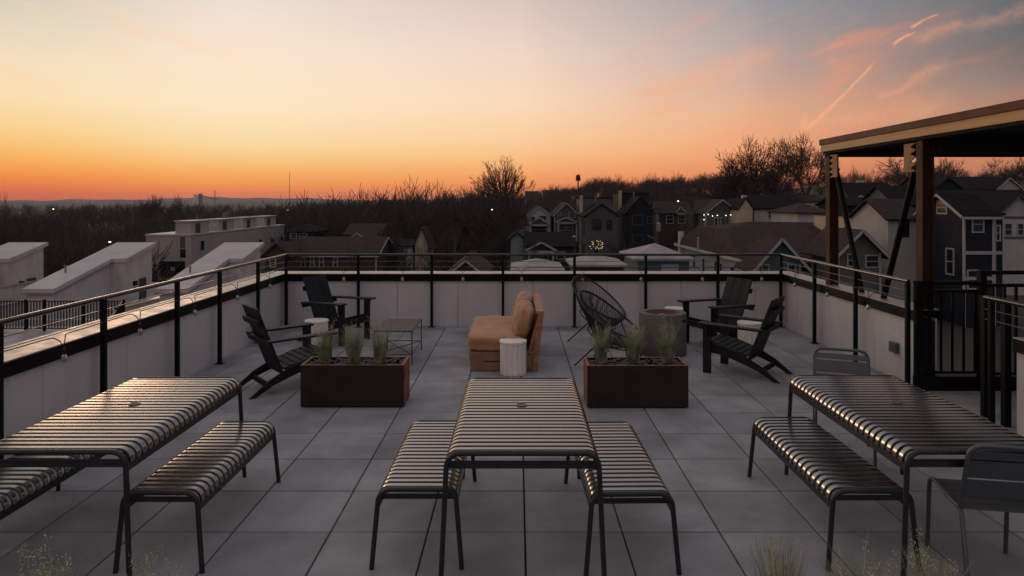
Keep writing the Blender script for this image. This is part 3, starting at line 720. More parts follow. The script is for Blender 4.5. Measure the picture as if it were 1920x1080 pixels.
house('covered_porch_house', 'dark-roofed house low behind the V-shaped braces', 1578, 1636, 386, 372, 90, 7, 'x', 'w_dark', 'r_dark', group=NB)
house('grey_roof_house', 'grey-roofed house beyond the V-shaped braces, left of the nearer bronze post', 1682, 1742, 384, 350, 84, 9, 'x', 'w_grey', 'r_dark', group=NB, wins=[(1700, 1710, 390, 404)])
house('batten_gable_house', 'dark board-and-batten gabled house on the hill, left one of two under the pergola roof', 1748, 1806, 358, 335, 112, 10, 'y', 'w_dark', 'r_dark', group=NB, wins=[(1770, 1780, 360, 370)])
house('batten_gable_house', 'dark board-and-batten gabled house on the hill, right one of two under the pergola roof', 1822, 1876, 358, 334, 114, 10, 'y', 'w_dark', 'r_dark', group=NB, wins=[(1842, 1852, 360, 370)])
house('hill_long_house', 'long dark roof linking the two board-and-batten gables on the hill', 1740, 1905, 352, 333, 124, 10, 'x', 'w_grey', 'r_dark', group=NB)
house('pale_gable_house', 'pale little gabled house on the hill at the right edge', 1870, 1912, 352, 334, 106, 9, 'y', 'w_white', 'r_dark', trim='whitetrim', group=NB)
house('mid_roof_house', 'wide grey-roofed house in front of the hill houses at the right', 1776, 1960, 384, 358, 82, 9, 'x', 'w_grey', 'r_dark', group=NB)
house('brown_hip_house', 'house with a brown hipped roof left of the farther bronze post', 1496, 1560, 398, 380, 84, 9, 'hip', 'w_white', 'r_brown', group=NB)
house('ridge_house', 'small pale house on the ridge seen left of the farther bronze post', 1500, 1546, 378, 366, 128, 8, 'x', 'w_cream', 'r_brown', group=NB)
house('smoke_chimney_house', 'flat-roofed white house on the ridge beyond the V-shaped braces', 1588, 1622, 350, 350, 128, 8, 'flat', 'w_cream', 'r_white', group=NB, chimney=(1613, 338, 1.1, 2))
house('hillside_house', 'dark hipped house in front of the trees on the left part of the ridge', 1240, 1330, 366, 357, 230, 12, 'hip', 'w_grey', 'r_dark', group=NB)
for i, (a, b, y0, y1, Yd) in enumerate(((985, 1010, 366, 357, 330), (1018, 1044, 360, 355, 345), (1100, 1120, 360, 355, 350), (1131, 1160, 362, 356, 330))):
    house('distant_block', ['low pale block on the ridge right of the fan-shaped tree', 'wider pale block on the ridge left of the antenna mast', 'pale block on the ridge right of the antenna mast', 'pale block on the ridge above the taller dark house'][i], a, b, y1 + 2, y1 + 2, Yd, 12, 'flat', 'w_grey', 'r_dark', group='blocks along the ridge', cat='building')

# --- beige apartment building on the left
def apartments():
    Yn, Yf = 100., 140.; X1 = -47.1; X0 = -53.6; zt = H - 67 * Yn / F; zb = -19
    t = thing('apartment_building', 'beige flat-roofed apartment building with four rooftop boxes and small windows', 'building', ((X0 + X1) / 2, 120, zb))
    T = t.location
    MB().box(X0 - T.x, X1 - T.x, Yn - T.y, Yf - T.y, 0, zt - zb).build('wall', M['stucco'], t)
    MB().box(X0 - T.x - .1, X1 - T.x + .1, Yn - T.y - .1, Yf - T.y + .1, zt - zb, zt - zb + .22).build('roof_edge', M['r_white'], t)
    for i, y0 in enumerate((101.5, 111, 121, 131)):
        x0 = (329 - VX) * 101.5 / F - T.x; x1 = X1 - T.x - .7; zz = zt - zb + .22; h = 1.75
        b = MB().box(x0, x1, y0 - T.y, y0 + 6 - T.y, zz, zz + h).build('rooftop_box', M['stucco'], t)
        MB().box(x0 - .2, x1 + .2, y0 - .2 - T.y, y0 + 6.2 - T.y, zz + h, zz + h + .14).build('roof', M['r_white'], b)
        MB().box(x1 - .02, x1 + .05, y0 + 1.4 - T.y, y0 + 2.9 - T.y, zz, zz + 1.45).build('door', M['door'], b)
    def fw(a, b, y0, y1, nm='window', mt='glass', pr=.04):
        p = at(a, y1, Yn); q = at(b, y0, Yn)
        MB().box(p.x - T.x, q.x - T.x, Yn - T.y - pr, Yn - T.y + .02, p.z - zb, q.z - zb).build(nm, M[mt], t)
    fw(338, 347, 444, 465, 'wall_panel', 'w_grey', .03); fw(338, 348, 467, 483); fw(299, 347, 490, 520, 'garage_opening', 'black')
    fw(320, 328, 501, 508, 'window', 'whitetrim', .06)
    for (px, a, b) in ((379, 450, 470), (488, 448, 460), (510, 445, 455), (528, 442, 451)):
        Yw = (X1) * F / (px - VX); p = at(px, b, Yw); q = at(px, a, Yw)
        fr = MB().box(X1 - T.x - .02, X1 - T.x + .05, Yw - T.y - .75, Yw - T.y + .75, p.z - zb, q.z - zb).build('window', M['whitetrim'], t)
        MB().box(X1 - T.x + .04, X1 - T.x + .07, Yw - T.y - .6, Yw - T.y + .6, p.z - zb + .12, q.z - zb - .12).build('pane', M['glass'], fr)
apartments()

# --- three white stair houses of the neighbouring townhouse row
def stair_house(label, dx, lights):
    Yl, Yj, Yh = 42., 48., 52.
    X1 = -28.1 + dx; X0 = X1 - 1.95; zl = H - 175 * Yl / F; zh = H - 86 * Yh / F; zd = -6.6
    t = thing('stair_house', label, 'building', (X1 - 1, 47, zd), 0, 'white stair houses next door')
    T = t.location
    k = (zh - zl) / (Yh - Yl)
    def zr(y): return zl + (y - Yl) * k
    w = MB(); w.prism([(X0 + .15 - T.x, y - T.y, z - T.z) for y, z in ((Yl + .2, zd), (Yl + .2, zr(Yl + .2)), (Yh - .25, zr(Yh - .25)), (Yh - .25, zd))], (X1 - X0 - .3, 0, 0))
    w.build('wall', M['stuccow'], t)
    j = MB(); j.prism([(X1 - .15 - T.x, y - T.y, z - T.z) for y, z in ((Yj + .1, zd), (Yj + .1, zr(Yj)), (Yh - .25, zr(Yh - .25)), (Yh - .25, zd))], (.95, 0, 0))
    j.build('entrance_wall', M['stuccow'], t)
    r = MB()
    poly = [(X0 - T.x, Yl), (X1 - T.x, Yl), (X1 - T.x, Yj), (X1 + 1.0 - T.x, Yj), (X1 + 1.0 - T.x, Yh), (X0 - T.x, Yh)]
    r.prism([(x, y - T.y, zr(y) - T.z + .01) for x, y in poly], (0, 0, .26)); r.build('roof', M['r_white'], t)
    fl = MB(); fl.bar((X0 - .03 - T.x, Yl - T.y - .03, zr(Yl) - T.z - .02), (X1 + .03 - T.x, Yl - T.y - .03, zr(Yl) - T.z - .02), .05, .10)
    fl.bar((X1 + .03 - T.x, Yl - T.y, zr(Yl) - T.z - .03), (X1 + .03 - T.x, Yj - T.y - .03, zr(Yj) - T.z - .03), .05, .10); fl.build('drip_edge', M['steel'], t)
    MB().lathe([(.06, 0), (.06, .45), (.09, .46), (.09, .52)], (X0 + .7 - T.x, 45 - T.y, zr(45) - T.z + .2), 10).build('vent_pipe', M['steel'], t)
    xx = X1 + .8 - T.x
    MB().box(xx, xx + .05, 50.0 - T.y, 50.9 - T.y, 0.6, 3.0).build('door', M['door'], t)
    MB().box(xx, xx + .18, 49.2 - T.y, 49.5 - T.y, 2.6, 2.9).build('wall_lamp', M['black'], t)
    MB().box(X1 - .15 - T.x, X1 + .03 - T.x, 45.5 - T.y, 45.8 - T.y, 1.9, 2.15).build('wall_lamp', M['black'], t)
stair_house('white stair house with a long sloping roof, middle one of the three at the left', 0, 1)
stair_house('white stair house with a sloping roof, rightmost of the three', 8.1, 1)
stair_house('white stair house roof cut off by the left edge of the photo', -8.1, 0)
tb = MB()
tb.box(-48, -13, 41, 56, -18, -6.8); o = tb.build('townhouse_row', M['stuccow']); add_props(o, 'white townhouse row carrying the three white stair houses', 'building')
for k, xx in enumerate((-45, -35.2, -32.4, -24.3, -16.2)):
    MB().box(xx - .15, xx + .15, 41.5, 55.8, -6.8, -3.9 if k in (1,) else -4.6).build('parapet', M['stuccow'], o)
    MB().box(xx - .22, xx + .22, 41.4, 55.9, (-3.9 if k in (1,) else -4.6) + .003, (-3.9 if k in (1,) else -4.6) + .1).build('parapet_cap', M['cap'], o)
MB().box(-48, -13, 55.7, 56.1, -6.8, -4.6).build('rear_parapet', M['stuccow'], o)
MB().box(-48, -13, 41, 41.3, -6.8, -5.0).build('front_parapet', M['stuccow'], o)

# --- lower neighbouring roof with picket fence
low = MB().box(-34, -6.2, 3, 25, -12, -2.5).build('lower_roof', M['stuccow']); add_props(low, 'lower pale flat roof beside the terrace on the left, carrying a black picket fence', 'building')
low2 = MB().box(-33.9, -6.3, 3.1, 24.9, -2.5, -2.46).build('roof', M['slab'], low)
def picket(name, label, a, b, h0, h1, n, post_at=(0, 1), r=.009, toph=None, curb=False, cat='railing', z=0., group=None):
    a = Vector(a); b = Vector(b)
    t = thing(name, label, cat, a, 0, group); d = b - a
    pk = MB()
    for i in range(n + 1):
        p = d * (i / n); pk.box(p.x - r, p.x + r, p.y - r, p.y + r, h0, h1)
    pk.build('pickets', M['black'], t)
    MB().bar((0, 0, h1 + .02), (d.x, d.y, h1 + .02), .04, .035).build('top_rail', M['black'], t)
    MB().bar((0, 0, h0 - .01), (d.x, d.y, h0 - .01), .035, .03).build('bottom_rail', M['black'], t)
    if toph: MB().bar((0, 0, toph), (d.x, d.y, toph), .05, .04).build('handrail', M['black'], t)
    for f_ in post_at:
        p = d * f_; MB().box(p.x - .035, p.x + .035, p.y - .035, p.y + .035, 0, (toph or h1 + .06) + .02).build('post', M['black'], t)
    return t
fa = at(-60, 620, 24.); fb = at(232, 620, 24.)
picket('picket_fence', 'black metal picket fence on the lower roof beyond the left railing', (fa.x, 24, -2.46), (fb.x, 24, -2.46), .1, 1.02, 52, (0, .12, .37, .49, .74, 1), r=.014, cat='fence')
picket('picket_fence', 'short black picket fence turning toward the terrace on the lower roof', (fb.x, 23.9, -2.46), (fb.x + 1.6, 20.5, -2.46), .1, 1.02, 24, (.5, 1), r=.014, cat='fence')

# --- far things
def mast(name, label, px, ytop, ybase, Y, r, extras=(), cat='mast'):
    b = at(px, ybase, Y); tp = at(px, ytop, Y); t = thing(name, label, cat, b)
    MB().tube([(0, 0, -12), (0, 0, tp.z - b.z)], [r * 1.3, r * .8], 6).build('pole', M['bark'], t)
    for (y_, w_, h_) in extras:
        z = H - (y_ - HY) * Y / F - b.z; w_ = w_ * Y / F
        m_ = MB()
        for k in range(9):
            a_ = 2 * PI * k / 9; m_.box(math.cos(a_) * w_ - .3, math.cos(a_) * w_ + .3, math.sin(a_) * w_ - .3, math.sin(a_) * w_ + .3, z - h_, z + h_)
        m_.tube([(math.cos(2 * PI * k / 16) * w_, math.sin(2 * PI * k / 16) * w_, z) for k in range(16)], .12, 4, closed=True)
        for k in range(3): m_.tube([(0, 0, z), (math.cos(k * 2.1) * w_, math.sin(k * 2.1) * w_, z)], .1, 4)
        m_.build('antenna_ring', M['bark'], t)
mast('antenna_mast', 'thin antenna mast with two antenna rings on the horizon', 1084, 326, 352, 300, .36, ((331, 2.6, .6), (336, 3.2, .7)))
mast('radio_mast', 'hair-thin radio mast on the left horizon', 543, 322, 374, 1500, .5)
def mill():
    Y = 900; b = at(380, 382, Y); t = thing('grain_elevator', 'pale silo block with a sloping conveyor on the left horizon', 'silo', b)
    def q(px, py): p = at(px, py, Y) - b; return p
    m_ = MB()
    for k in range(4):
        p = q(365 + k * 3.2, 370); m_.lathe([(1.15, -12), (1.15, p.z + 4 - k * .4)], (p.x, k % 2, 0), 12)
    m_.build('silo', M['white_ceramic'], t)
    p = q(376, 364); MB().box(p.x - 2, p.x + 2, -1.5, 1.5, -5, p.z + .6).build('headhouse', M['steel'], t)
    MB().bar(q(374, 366), q(408, 374), 1.0, 1.2).build('conveyor', M['steel'], t)
    p = q(403, 357); MB().tube([(p.x, 0, -12), (p.x, 0, p.z)], [.6, .5], 8).build('stack', M['steel'], t)
mill()
def utility_pole(label, px, ytop, Y, arm=1.1, transformer=False):
    x = (px - VX) * Y / F; z0 = g(x, Y) - .5; zt = H - (ytop - HY) * Y / F
    t = thing('utility_pole', label, 'utility pole', (x, Y, z0), 0, 'wooden utility poles')
    MB().tube([(0, 0, 0), (0, 0, zt - z0)], [.17, .11], 8).build('pole', M['bark'], t)
    MB().bar((-arm, 0, zt - z0 - .5), (arm, 0, zt - z0 - .5), .1, .12).build('crossarm', M['bark'], t)
    if transformer:
        MB().lathe([(.3, -.55), (.32, 0), (.3, .5), (.1, .6)], (.55, 0, zt - z0 - 2.9), 12).build('transformer', M['steel'], t, smooth='auto')
        MB().tube([(0, -.1, zt - z0 - 4.4), (-.9, -.1, zt - z0 - 4.0)], .04, 6).build('lamp_arm', M['steel'], t)
utility_pole('wooden utility pole with a grey transformer right of the tall dark houses', 1227, 384, 90, transformer=True)
utility_pole('dark utility pole in front of the grey gabled porch', 1357, 377, 88, .5)
utility_pole('thin utility pole at the edge of the wood behind the back railing', 853, 440, 70, .5)
def lamp(label, px, py, Y, r=.16, m_='lit'):
    p = at(px, py, Y); z0 = g(p.x, Y)
    t = thing('street_lamp', label, 'street lamp', (p.x, Y, z0), 0, 'small lit lamps far off')
    MB().tube([(0, 0, 0), (0, 0, p.z - z0 - .15), (.0, -.6, p.z - z0 + .1)], .06, 6).build('pole', M['bark'], t)
    MB().lathe([(.02, -r * .7), (r, -r * .3), (r, r * .2), (.02, r * .6)], (0, -.6, p.z - z0), 8).build('lamp_head', M[m_], t)
lamp('small lit lamp in the dark wood above the middle stair house', 212, 453, 74, .12)
lamp('lit lamp at the far edge of the wood near the radio mast', 541, 394, 300, .45)
lamp('lit lamp far off on the left horizon', 101, 392, 420, .5)
lamp('lit lamp deep in the wood below the fan-shaped tree', 923, 393, 118, .14)
lamp('lit lamp on the ridge above the brown-roofed houses', 1270, 377, 121, .16)
lamp('flat street lamp with a pale head left of the tall dark houses', 1076, 443, 80, .2, 'whitetrim')
# warm lights on a small shrub
sb = thing('lit_shrub', 'small shrub wrapped in warm fairy lights in front of the tall dark houses', 'shrub', at(1118, 472, 88))
rnd = random.Random(4); br = MB()
for k in range(40):
    a_ = rnd.uniform(0, 2 * PI); r_ = rnd.uniform(.2, .8); br.tube([(0, 0, -.6), (r_ * .5 * math.cos(a_), r_ * .5 * math.sin(a_), .4), (r_ * math.cos(a_), r_ * math.sin(a_), rnd.uniform(.4, 1.7))], .02, 3)
br.build('branches', M['twig'], sb); fl = MB()
for k in range(42):
    a_ = rnd.uniform(0, 2 * PI); r_ = .85 * math.sqrt(rnd.random()); zc = rnd.uniform(-.75, .75) * math.sqrt(max(0, 1 - (r_ / .9) ** 2))
    fl.lathe([(.005, -.035), (.04, 0), (.005, .035)], (r_ * math.cos(a_), r_ * math.sin(a_) , .9 + zc), 5)
o = fl.build('fairy_lights', M['litwarm'], sb)

# ------------------------------------------------------------------ terrace
bld = MB().box(-4.22, 4.65, -3, 11.78, -12, -.06).build('host_building', M['stuccow']); add_props(bld, 'building under the roof terrace', 'building')
MB().box(4.66, 9, 4.5, 7.6, -12, -.06).build('landing_block', M['stuccow'], bld)
def floor():
    mb = MB(); rnd = random.Random(9); P = .61; gap = .0052; ch = .004
    for i in range(-8, 9):
        for j in range(-9, 19):
            x0 = .048 + i * P; x1 = x0 + P; y0 = 4.344 + (j - 7) * P; y1 = y0 + P
            if x1 > 9 or x0 < -4.6: continue
            x0 = max(x0, -3.86); x1 = min(x1, 4.40); y1 = min(y1, 11.42); y0 = max(y0, -2.9)
            if x1 - x0 < .05 or y1 - y0 < .05: continue
            x0 += gap; x1 -= gap; y0 += gap; y1 -= gap
            dz = rnd.uniform(-.0008, .0008); tx = rnd.uniform(-.0007, .0007); ty = rnd.uniform(-.0007, .0007)
            v0 = [(x0, y0, -.05), (x1, y0, -.05), (x1, y1, -.05), (x0, y1, -.05)]
            v1 = [(x, y, dz - ch) for x, y, _ in v0]
            v2 = [(x0 + ch, y0 + ch, dz + tx), (x1 - ch, y0 + ch, dz + ty), (x1 - ch, y1 - ch, dz - tx), (x0 + ch, y1 - ch, dz - ty)]
            mb.add(v0 + v1 + v2, [(0, 1, 5, 4), (1, 2, 6, 5), (2, 3, 7, 6), (3, 0, 4, 7), (4, 5, 9, 8), (5, 6, 10, 9), (6, 7, 11, 10), (7, 4, 8, 11), (8, 9, 10, 11)])
    m = M['slab']; nt = m.node_tree; x = E(nt); b = nt.nodes['Principled BSDF']
    src = b.inputs['Base Color'].links[0].from_socket
    t = nt.nodes.new('ShaderNodeTexCoord'); sp = nt.nodes.new('ShaderNodeSeparateXYZ'); nt.links.new(t.outputs['Object'], sp.inputs[0])
    cx = x.m('FLOOR', x.m('DIVIDE', x.m('SUBTRACT', sp.outputs[0], .048), P)); cy = x.m('FLOOR', x.m('DIVIDE', x.m('SUBTRACT', sp.outputs[1], 4.344), P))
    wnz = nt.nodes.new('ShaderNodeTexWhiteNoise'); nt.links.new(x.comb(cx, cy), wnz.inputs[0])
    f = x.mr(wnz.outputs[0], 0, 1, .84, 1.14, smooth=False)
    st = x.mr(x.noise(t.outputs['Object'], .8, 6, .65, .9), .36, .62, .85, 1.05)
    sp_ = x.mr(x.noise(t.outputs['Object'], 26, 3, .7), .68, .76, 1.0, 1.35)
    f = x.m('MULTIPLY', x.m('MULTIPLY', f, st), sp_)
    cc = nt.nodes.new('ShaderNodeVectorMath'); cc.operation = 'SCALE'; nt.links.new(src, cc.inputs[0]); nt.links.new(f, cc.inputs['Scale'])
    nt.links.new(cc.outputs[0], b.inputs['Base Color'])
    o = mb.build('terrace_floor', m); add_props(o, kind='structure')
    add_props(MB().box(-3.86, 4.40, -2.95, 11.42, -.058, -.045).build('floor_underlay', M['joint']), kind='structure')
    add_props(MB().box(4.401, 8.9, 4.6, 7.56, -.055, -.004).build('landing_floor', M['slab']), kind='structure')
floor()

def stain(m, amt=.12):
    nt = m.node_tree; x = E(nt); b = nt.nodes['Principled BSDF']; src = b.inputs['Base Color'].links[0].from_socket
    t = nt.nodes.new('ShaderNodeTexCoord'); mp = nt.nodes.new('ShaderNodeMapping'); mp.inputs['Scale'].default_value = (3, 3, .8); nt.links.new(t.outputs['Object'], mp.inputs[0])
    f = x.mr(x.noise(mp.outputs[0], 1.6, 5, .65), .42, .72, 1., 1. - amt)
    cc = nt.nodes.new('ShaderNodeVectorMath'); cc.operation = 'SCALE'; nt.links.new(src, cc.inputs[0]); nt.links.new(f, cc.inputs['Scale']); nt.links.new(cc.outputs[0], b.inputs['Base Color'])
stain(M['panel'], .07); stain(M['stuccow'], .2); stain(M['stucco'], .2)
ZC = .87
def parapet(name, label, axis, c0, c1, a, b, joints, inner):
    """axis 'y': wall along Y between a..b, occupying X c0..c1; inner = side facing the terrace (-1 left neighbour face is c0, +1 is c1)"""
    t = thing(name, label, 'wall')
    core = MB(); pn = MB(); cp = MB(); fs = MB()
    def bx(m_, p0, p1, q0, q1, z0, z1):
        if axis == 'y': m_.box(p0, p1, q0, q1, z0, z1)
        else: m_.box(q0, q1, p0, p1, z0, z1)
    bx(core, c0 + .02, c1 - .02, a, b, -.5, ZC - .13); core.build('core', M['joint'], t)
    js = [a] + joints + [b]
    for i in range(len(js) - 1):
        q0 = js[i] + (.003 if i else 0); q1 = js[i + 1] - .003
        if inner > 0: bx(pn, c1 - .02, c1, q0, q1, -.02, ZC - .1)
        else: bx(pn, c0, c0 + .02, q0, q1, -.02, ZC - .1)
    pn.build('wall_panels', M['panel'], t)
    out = MB()
    if inner > 0: bx(out, c0, c0 + .02, a, b, -1.5, ZC - .1)
    else: bx(out, c1 - .02, c1, a, b, -1.5, ZC - .1)
    out.build('outer_wall', M['panel'], t)
    e0, e1 = c0 - .035, c1 + .035
    bx(cp, e0, e1, a, b, ZC - .012, ZC); cp.build('coping', M['cap'], t, bevel=.004)
    bx(fs, e0 + .002, e0 + .012, a, b, ZC - .125, ZC - .0125); bx(fs, e1 - .012, e1 - .002, a, b, ZC - .125, ZC - .0125)
    bx(fs, e0 + .0125, e1 - .0125, a, b, ZC - .03, ZC - .0126)
    fs.build('coping_edge', M['black'], t)
    return t
jl = [.55 + 1.22 * k for k in range(0, 9)]
parapet('parapet_wall', 'pale panelled parapet wall along the left side of the terrace', 'y', -4.2, -3.87, -2.9, 11.43, [j - 1.0 for j in jl if -2.5 < j - 1.0 < 11], 1)
parapet('parapet_wall', 'pale panelled parapet wall across the back of the terrace', 'x', 11.43, 11.76, -4.2, 4.63, [-3.2, -1.98, -.98, .26, 1.48, 2.7, 3.92], -1)
parapet('parapet_wall', 'pale parapet wall on the right ending at the stair opening, with an outlet box', 'y', 4.41, 4.64, 7.66, 11.43, [8.55, 9.77, 10.9], -1)
parapet('parapet_wall', 'pale parapet wall end at the right edge, nearer than the stair opening', 'y', 4.41, 4.64, 1.0, 6.12, [2.5, 3.7, 4.9], -1)

def railing(label, pts, posts, axis, xtra=None):
    t = thing('railing', label, 'railing', (0, 0, 0), 0, 'black cable railings around the terrace')
    a, b = Vector(pts[0]), Vector(pts[1])
    MB().tube([a + Vector((0, 0, 1.185)), b + Vector((0, 0, 1.185))], .021, 10).build('top_rail', M['rail'], t, smooth='auto')
    for z in (1.075, .985):
        MB().tube([a + Vector((0, 0, z)), b + Vector((0, 0, z))], .0045, 6).build('cable', M['cable'], t)
    for p in posts:
        p = a.lerp(b, (p - (a.y if axis == 'y' else a.x)) / ((b - a).y if axis == 'y' else (b - a).x))
        o = MB().box(p.x - .022, p.x + .022, p.y - .022, p.y + .022, 0, 1.168).build('post', M['black'], t, bevel=.002)
        MB().box(p.x - .05, p.x + .05, p.y - .05, p.y + .05, -.001, .006).build('base_plate', M['black'], o)
    return t
XL, XR, YB = -3.78, 4.31, 11.33
railing('black cable railing along the left side wall', (( XL, 1.0, 0), (XL, YB, 0)), [2.3, 3.5, 5.05, 6.33, 7.7, 8.8, 10.1], 'y')
railing('black cable railing across the back wall', ((XL, YB, 0), (XR, YB, 0)), [XL, -2.6, -1.4, -.235, .935, 2.1, 3.28, XR], 'x')
railing('black cable railing along the right wall up to the stair opening', ((XR, 7.63, 0), (XR, YB, 0)), [7.65, 8.83, 10.05], 'y')
railing('short black cable railing at the right edge of the photo', ((XR, 1.0, 0), (XR, 6.38, 0)), [6.3, 4.6, 2.6], 'y')
# stair opening
cb = MB().box(4.36, 8.9, 7.57, 7.64, -.05, .15).build('stair_curb', M['black']); add_props(cb, 'low black steel curb under the picket railing at the stair opening', 'curb')
picket('picket_railing', 'black picket railing across the stair opening, right of the right wall', (4.4, 7.6, 0), (5.02, 7.6, 0), .2, 1.06, 5, (0,), r=.01, toph=1.17)
picket('picket_railing', 'taller black picket railing of the stair landing at the right edge', (5.06, 7.55, 0), (8.8, 7.55, 0), .2, 1.13, 30, (0, .33, .66, 1), r=.012, toph=1.29)
for k, yy_ in enumerate((6.66, 6.38)):
    o = MB().box(4.5 - .03, 4.5 + .03, yy_ - .03, yy_ + .03, 0, 1.16).build('gate_post', M['black']); add_props(o, ['black gate post on the far side of the near wall end', 'black gate post touching the near wall end'][k], 'post')
st_ = thing('stair_handrail', 'black sloping stair handrail beyond the landing at the right edge', 'handrail', (6.2, 8.4, 0))
MB().bar((-1., 0, -.35), (2.2, 0, .55), .05, .05).build('rail', M['black'], st_); MB().bar((-1., 0, -.6), (2.2, 0, .3), .05, .05).build('lower_rail', M['black'], st_)
for k in range(7): MB().box(-1 + k * .5 - .02, -1 + k * .5 + .02, -.02, .02, -1.6, -.35 + k * .14).build('post', M['black'], st_)
# outlet box
ob = thing('outlet_box', 'weatherproof outlet box on the right wall', 'outlet', (4.41, 0, 0)); yo = 8.0
MB().box(-.012, 0, yo - .19, yo + .10, .28, .50).build('plate', M['panel'], ob, bevel=.004)
MB().box(-.06, -.0125, yo - .03, yo + .12, .31, .43).build('cover', M['outlet'], ob, bevel=.006)

# unlit string lights along the cables
def strings(label, p0, p1, bulbs, axis, inward):
    t = thing('string_lights', label, 'string lights', (0, 0, 0), 0, 'unlit string lights along the railings')
    wire = MB(); pts = []; inward = Vector(inward)
    a, b = Vector(p0), Vector(p1); L = (b - a).length; n = 260
    bl = sorted(bulbs)
    for i in range(n + 1):
        s_ = i / n; p = a.lerp(b, s_); q = p.y if axis == 'y' else p.x
        dmin = min(abs(q - x) for x in bl); z = .978 - .085 * math.exp(-(dmin / .035) ** 2) + .003 * math.sin(q * 3)
        pts.append(p + inward * (.03 + .05 * math.exp(-(dmin / .07) ** 2)) + Vector((0, 0, z)))
    wire.tube(pts, .0045, 5).build('wire', M['cord'], t)
    for x in bl:
        p = a.lerp(b, (x - (a.y if axis == 'y' else a.x)) / ((b - a).y if axis == 'y' else (b - a).x)) + inward * .085
        s_ = MB().lathe([(.004, .0), (.013, -.005), (.015, -.05), (.012, -.055)], (p.x, p.y, .885), 10).build('socket', M['cord'], t, smooth='auto')
        MB().lathe([(.010, 0), (.018, -.015), (.026, -.035), (.024, -.055), (.012, -.068), (.002, -.072)], (p.x, p.y, .829), 12).build('bulb', M['bulb'], t, smooth=True)
strings('unlit string lights hanging along the back railing', (XL, YB - .02, 0), (XR, YB - .02, 0), [(x - VX) * YB / F for x in (648, 757, 869, 978, 1092, 1200, 1314, 1424)], 'x', (0, -1, 0))
strings('unlit string lights hanging along the left railing', (XL + .02, 1.5, 0), (XL + .02, YB, 0), [2.6, 3.6, 4.6, 5.62, 6.75, 7.9, 9.1, 10.3], 'y', (1, 0, 0))
strings('unlit string lights hanging along the right railing', (XR - .02, 7.65, 0), (XR - .02, YB, 0), [8.3, 9.4, 10.5], 'y', (-1, 0, 0))

# ------------------------------------------------------------------ pergola / canopy at right
def canopy():
    t = thing('steel_canopy', 'bronze steel canopy with V-shaped braces over the right side of the terrace', 'canopy', (4.52, 7.65, 0)); T = t.location
    def L(x, y, z): return (x - T.x, y - T.y, z)
    def bx(m_, x0, x1, y0, y1, z0, z1): m_.box(x0 - T.x, x1 - T.x, y0 - T.y, y1 - T.y, z0, z1); return m_
    for yy_ in (9.95, 7.68):
        p = MB(); w, d, tk = .13, .125, .012
        x0, x1, y0, y1 = 4.52 - w / 2, 4.52 + w / 2, yy_ - d / 2, yy_ + d / 2
        bx(p, x0, x0 + tk, y0, y1, ZC + .0, 2.74); bx(p, x1 - tk, x1, y0, y1, ZC, 2.74); bx(p, x0 + tk, x1 - tk, yy_ - tk / 2, yy_ + tk / 2, ZC, 2.74)
        p.build('column', M['beam'], t, bevel=.002)
    # serrated gusset plates on the far side of each column
    for yy_, s_ in ((9.95, -1), (7.68, 1)):
        pl = MB(); y0 = yy_ + s_ * .06; y1 = y0 + s_ * .24; zt, zb = 2.72, 2.40
        out = [(y1, zt), (y1, zb)]; inn = []
        n = 4
        for k in range(n):
            za = zb + (zt - zb) * k / n; zc = zb + (zt - zb) * (k + 1) / n
            inn += [(y0, za), (y0 + s_ * .12, (za + zc) / 2)]
        inn.append((y0, zt))
        poly = [L(4.452, a, b) for a, b in out + inn]
        pl.prism(poly, (.014, 0, 0)); pl.build('gusset', M['gussetm'], t)
    for (ya, za, yb) in ((9.82, 2.5, 9.09), (7.86, 2.44, 8.55)):
        m_ = MB(); m_.tube([L(4.52, ya, za), L(4.52, yb, ZC)], .036, 12); m_.build('brace', M['black'], t, smooth='auto')
        MB().tube([L(4.52, ya, za), L(4.52, ya + (.1 if ya > 9 else -.1), za + .06)], .05, 8).build('clevis', M['beam'], t)
    x0, x1, y0, y1 = 4.40, 10.5, 1.5, 10.05
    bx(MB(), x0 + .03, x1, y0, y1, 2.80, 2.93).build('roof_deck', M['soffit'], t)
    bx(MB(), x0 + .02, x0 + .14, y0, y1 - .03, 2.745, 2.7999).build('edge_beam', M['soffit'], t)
    m_ = MB(); bx(m_, x0, x0 + .02, y0, y1, 2.775, 2.872); bx(m_, x0 + .02, x1, y1, y1 + .02, 2.775, 2.872); m_.build('fascia', M['fascia'], t, bevel=.002)
    m_ = MB(); bx(m_, x0 - .015, x0 + .019, y0, y1 + .02, 2.874, 2.955); bx(m_, x0 + .019, x1, y1 + .0205, y1 + .045, 2.874, 2.955); m_.build('gutter', M['gutterm'], t, bevel=.002)
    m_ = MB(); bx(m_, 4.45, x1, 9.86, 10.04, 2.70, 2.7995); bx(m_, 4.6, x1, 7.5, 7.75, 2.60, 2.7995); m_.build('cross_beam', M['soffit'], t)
canopy()

# ------------------------------------------------------------------ furniture
def arc_frame(W, z, r, n=6):
    """half profile of a bent slat from one side to the other across X"""
    pts = []
    for i in range(n + 1):
        a = PI + (PI / 2) * -i / n
        pts.append((-W / 2 + r + r * math.cos(a), z - r + r * math.sin(a)))
    return pts + [(-x, zz) for x, zz in pts[::-1]]

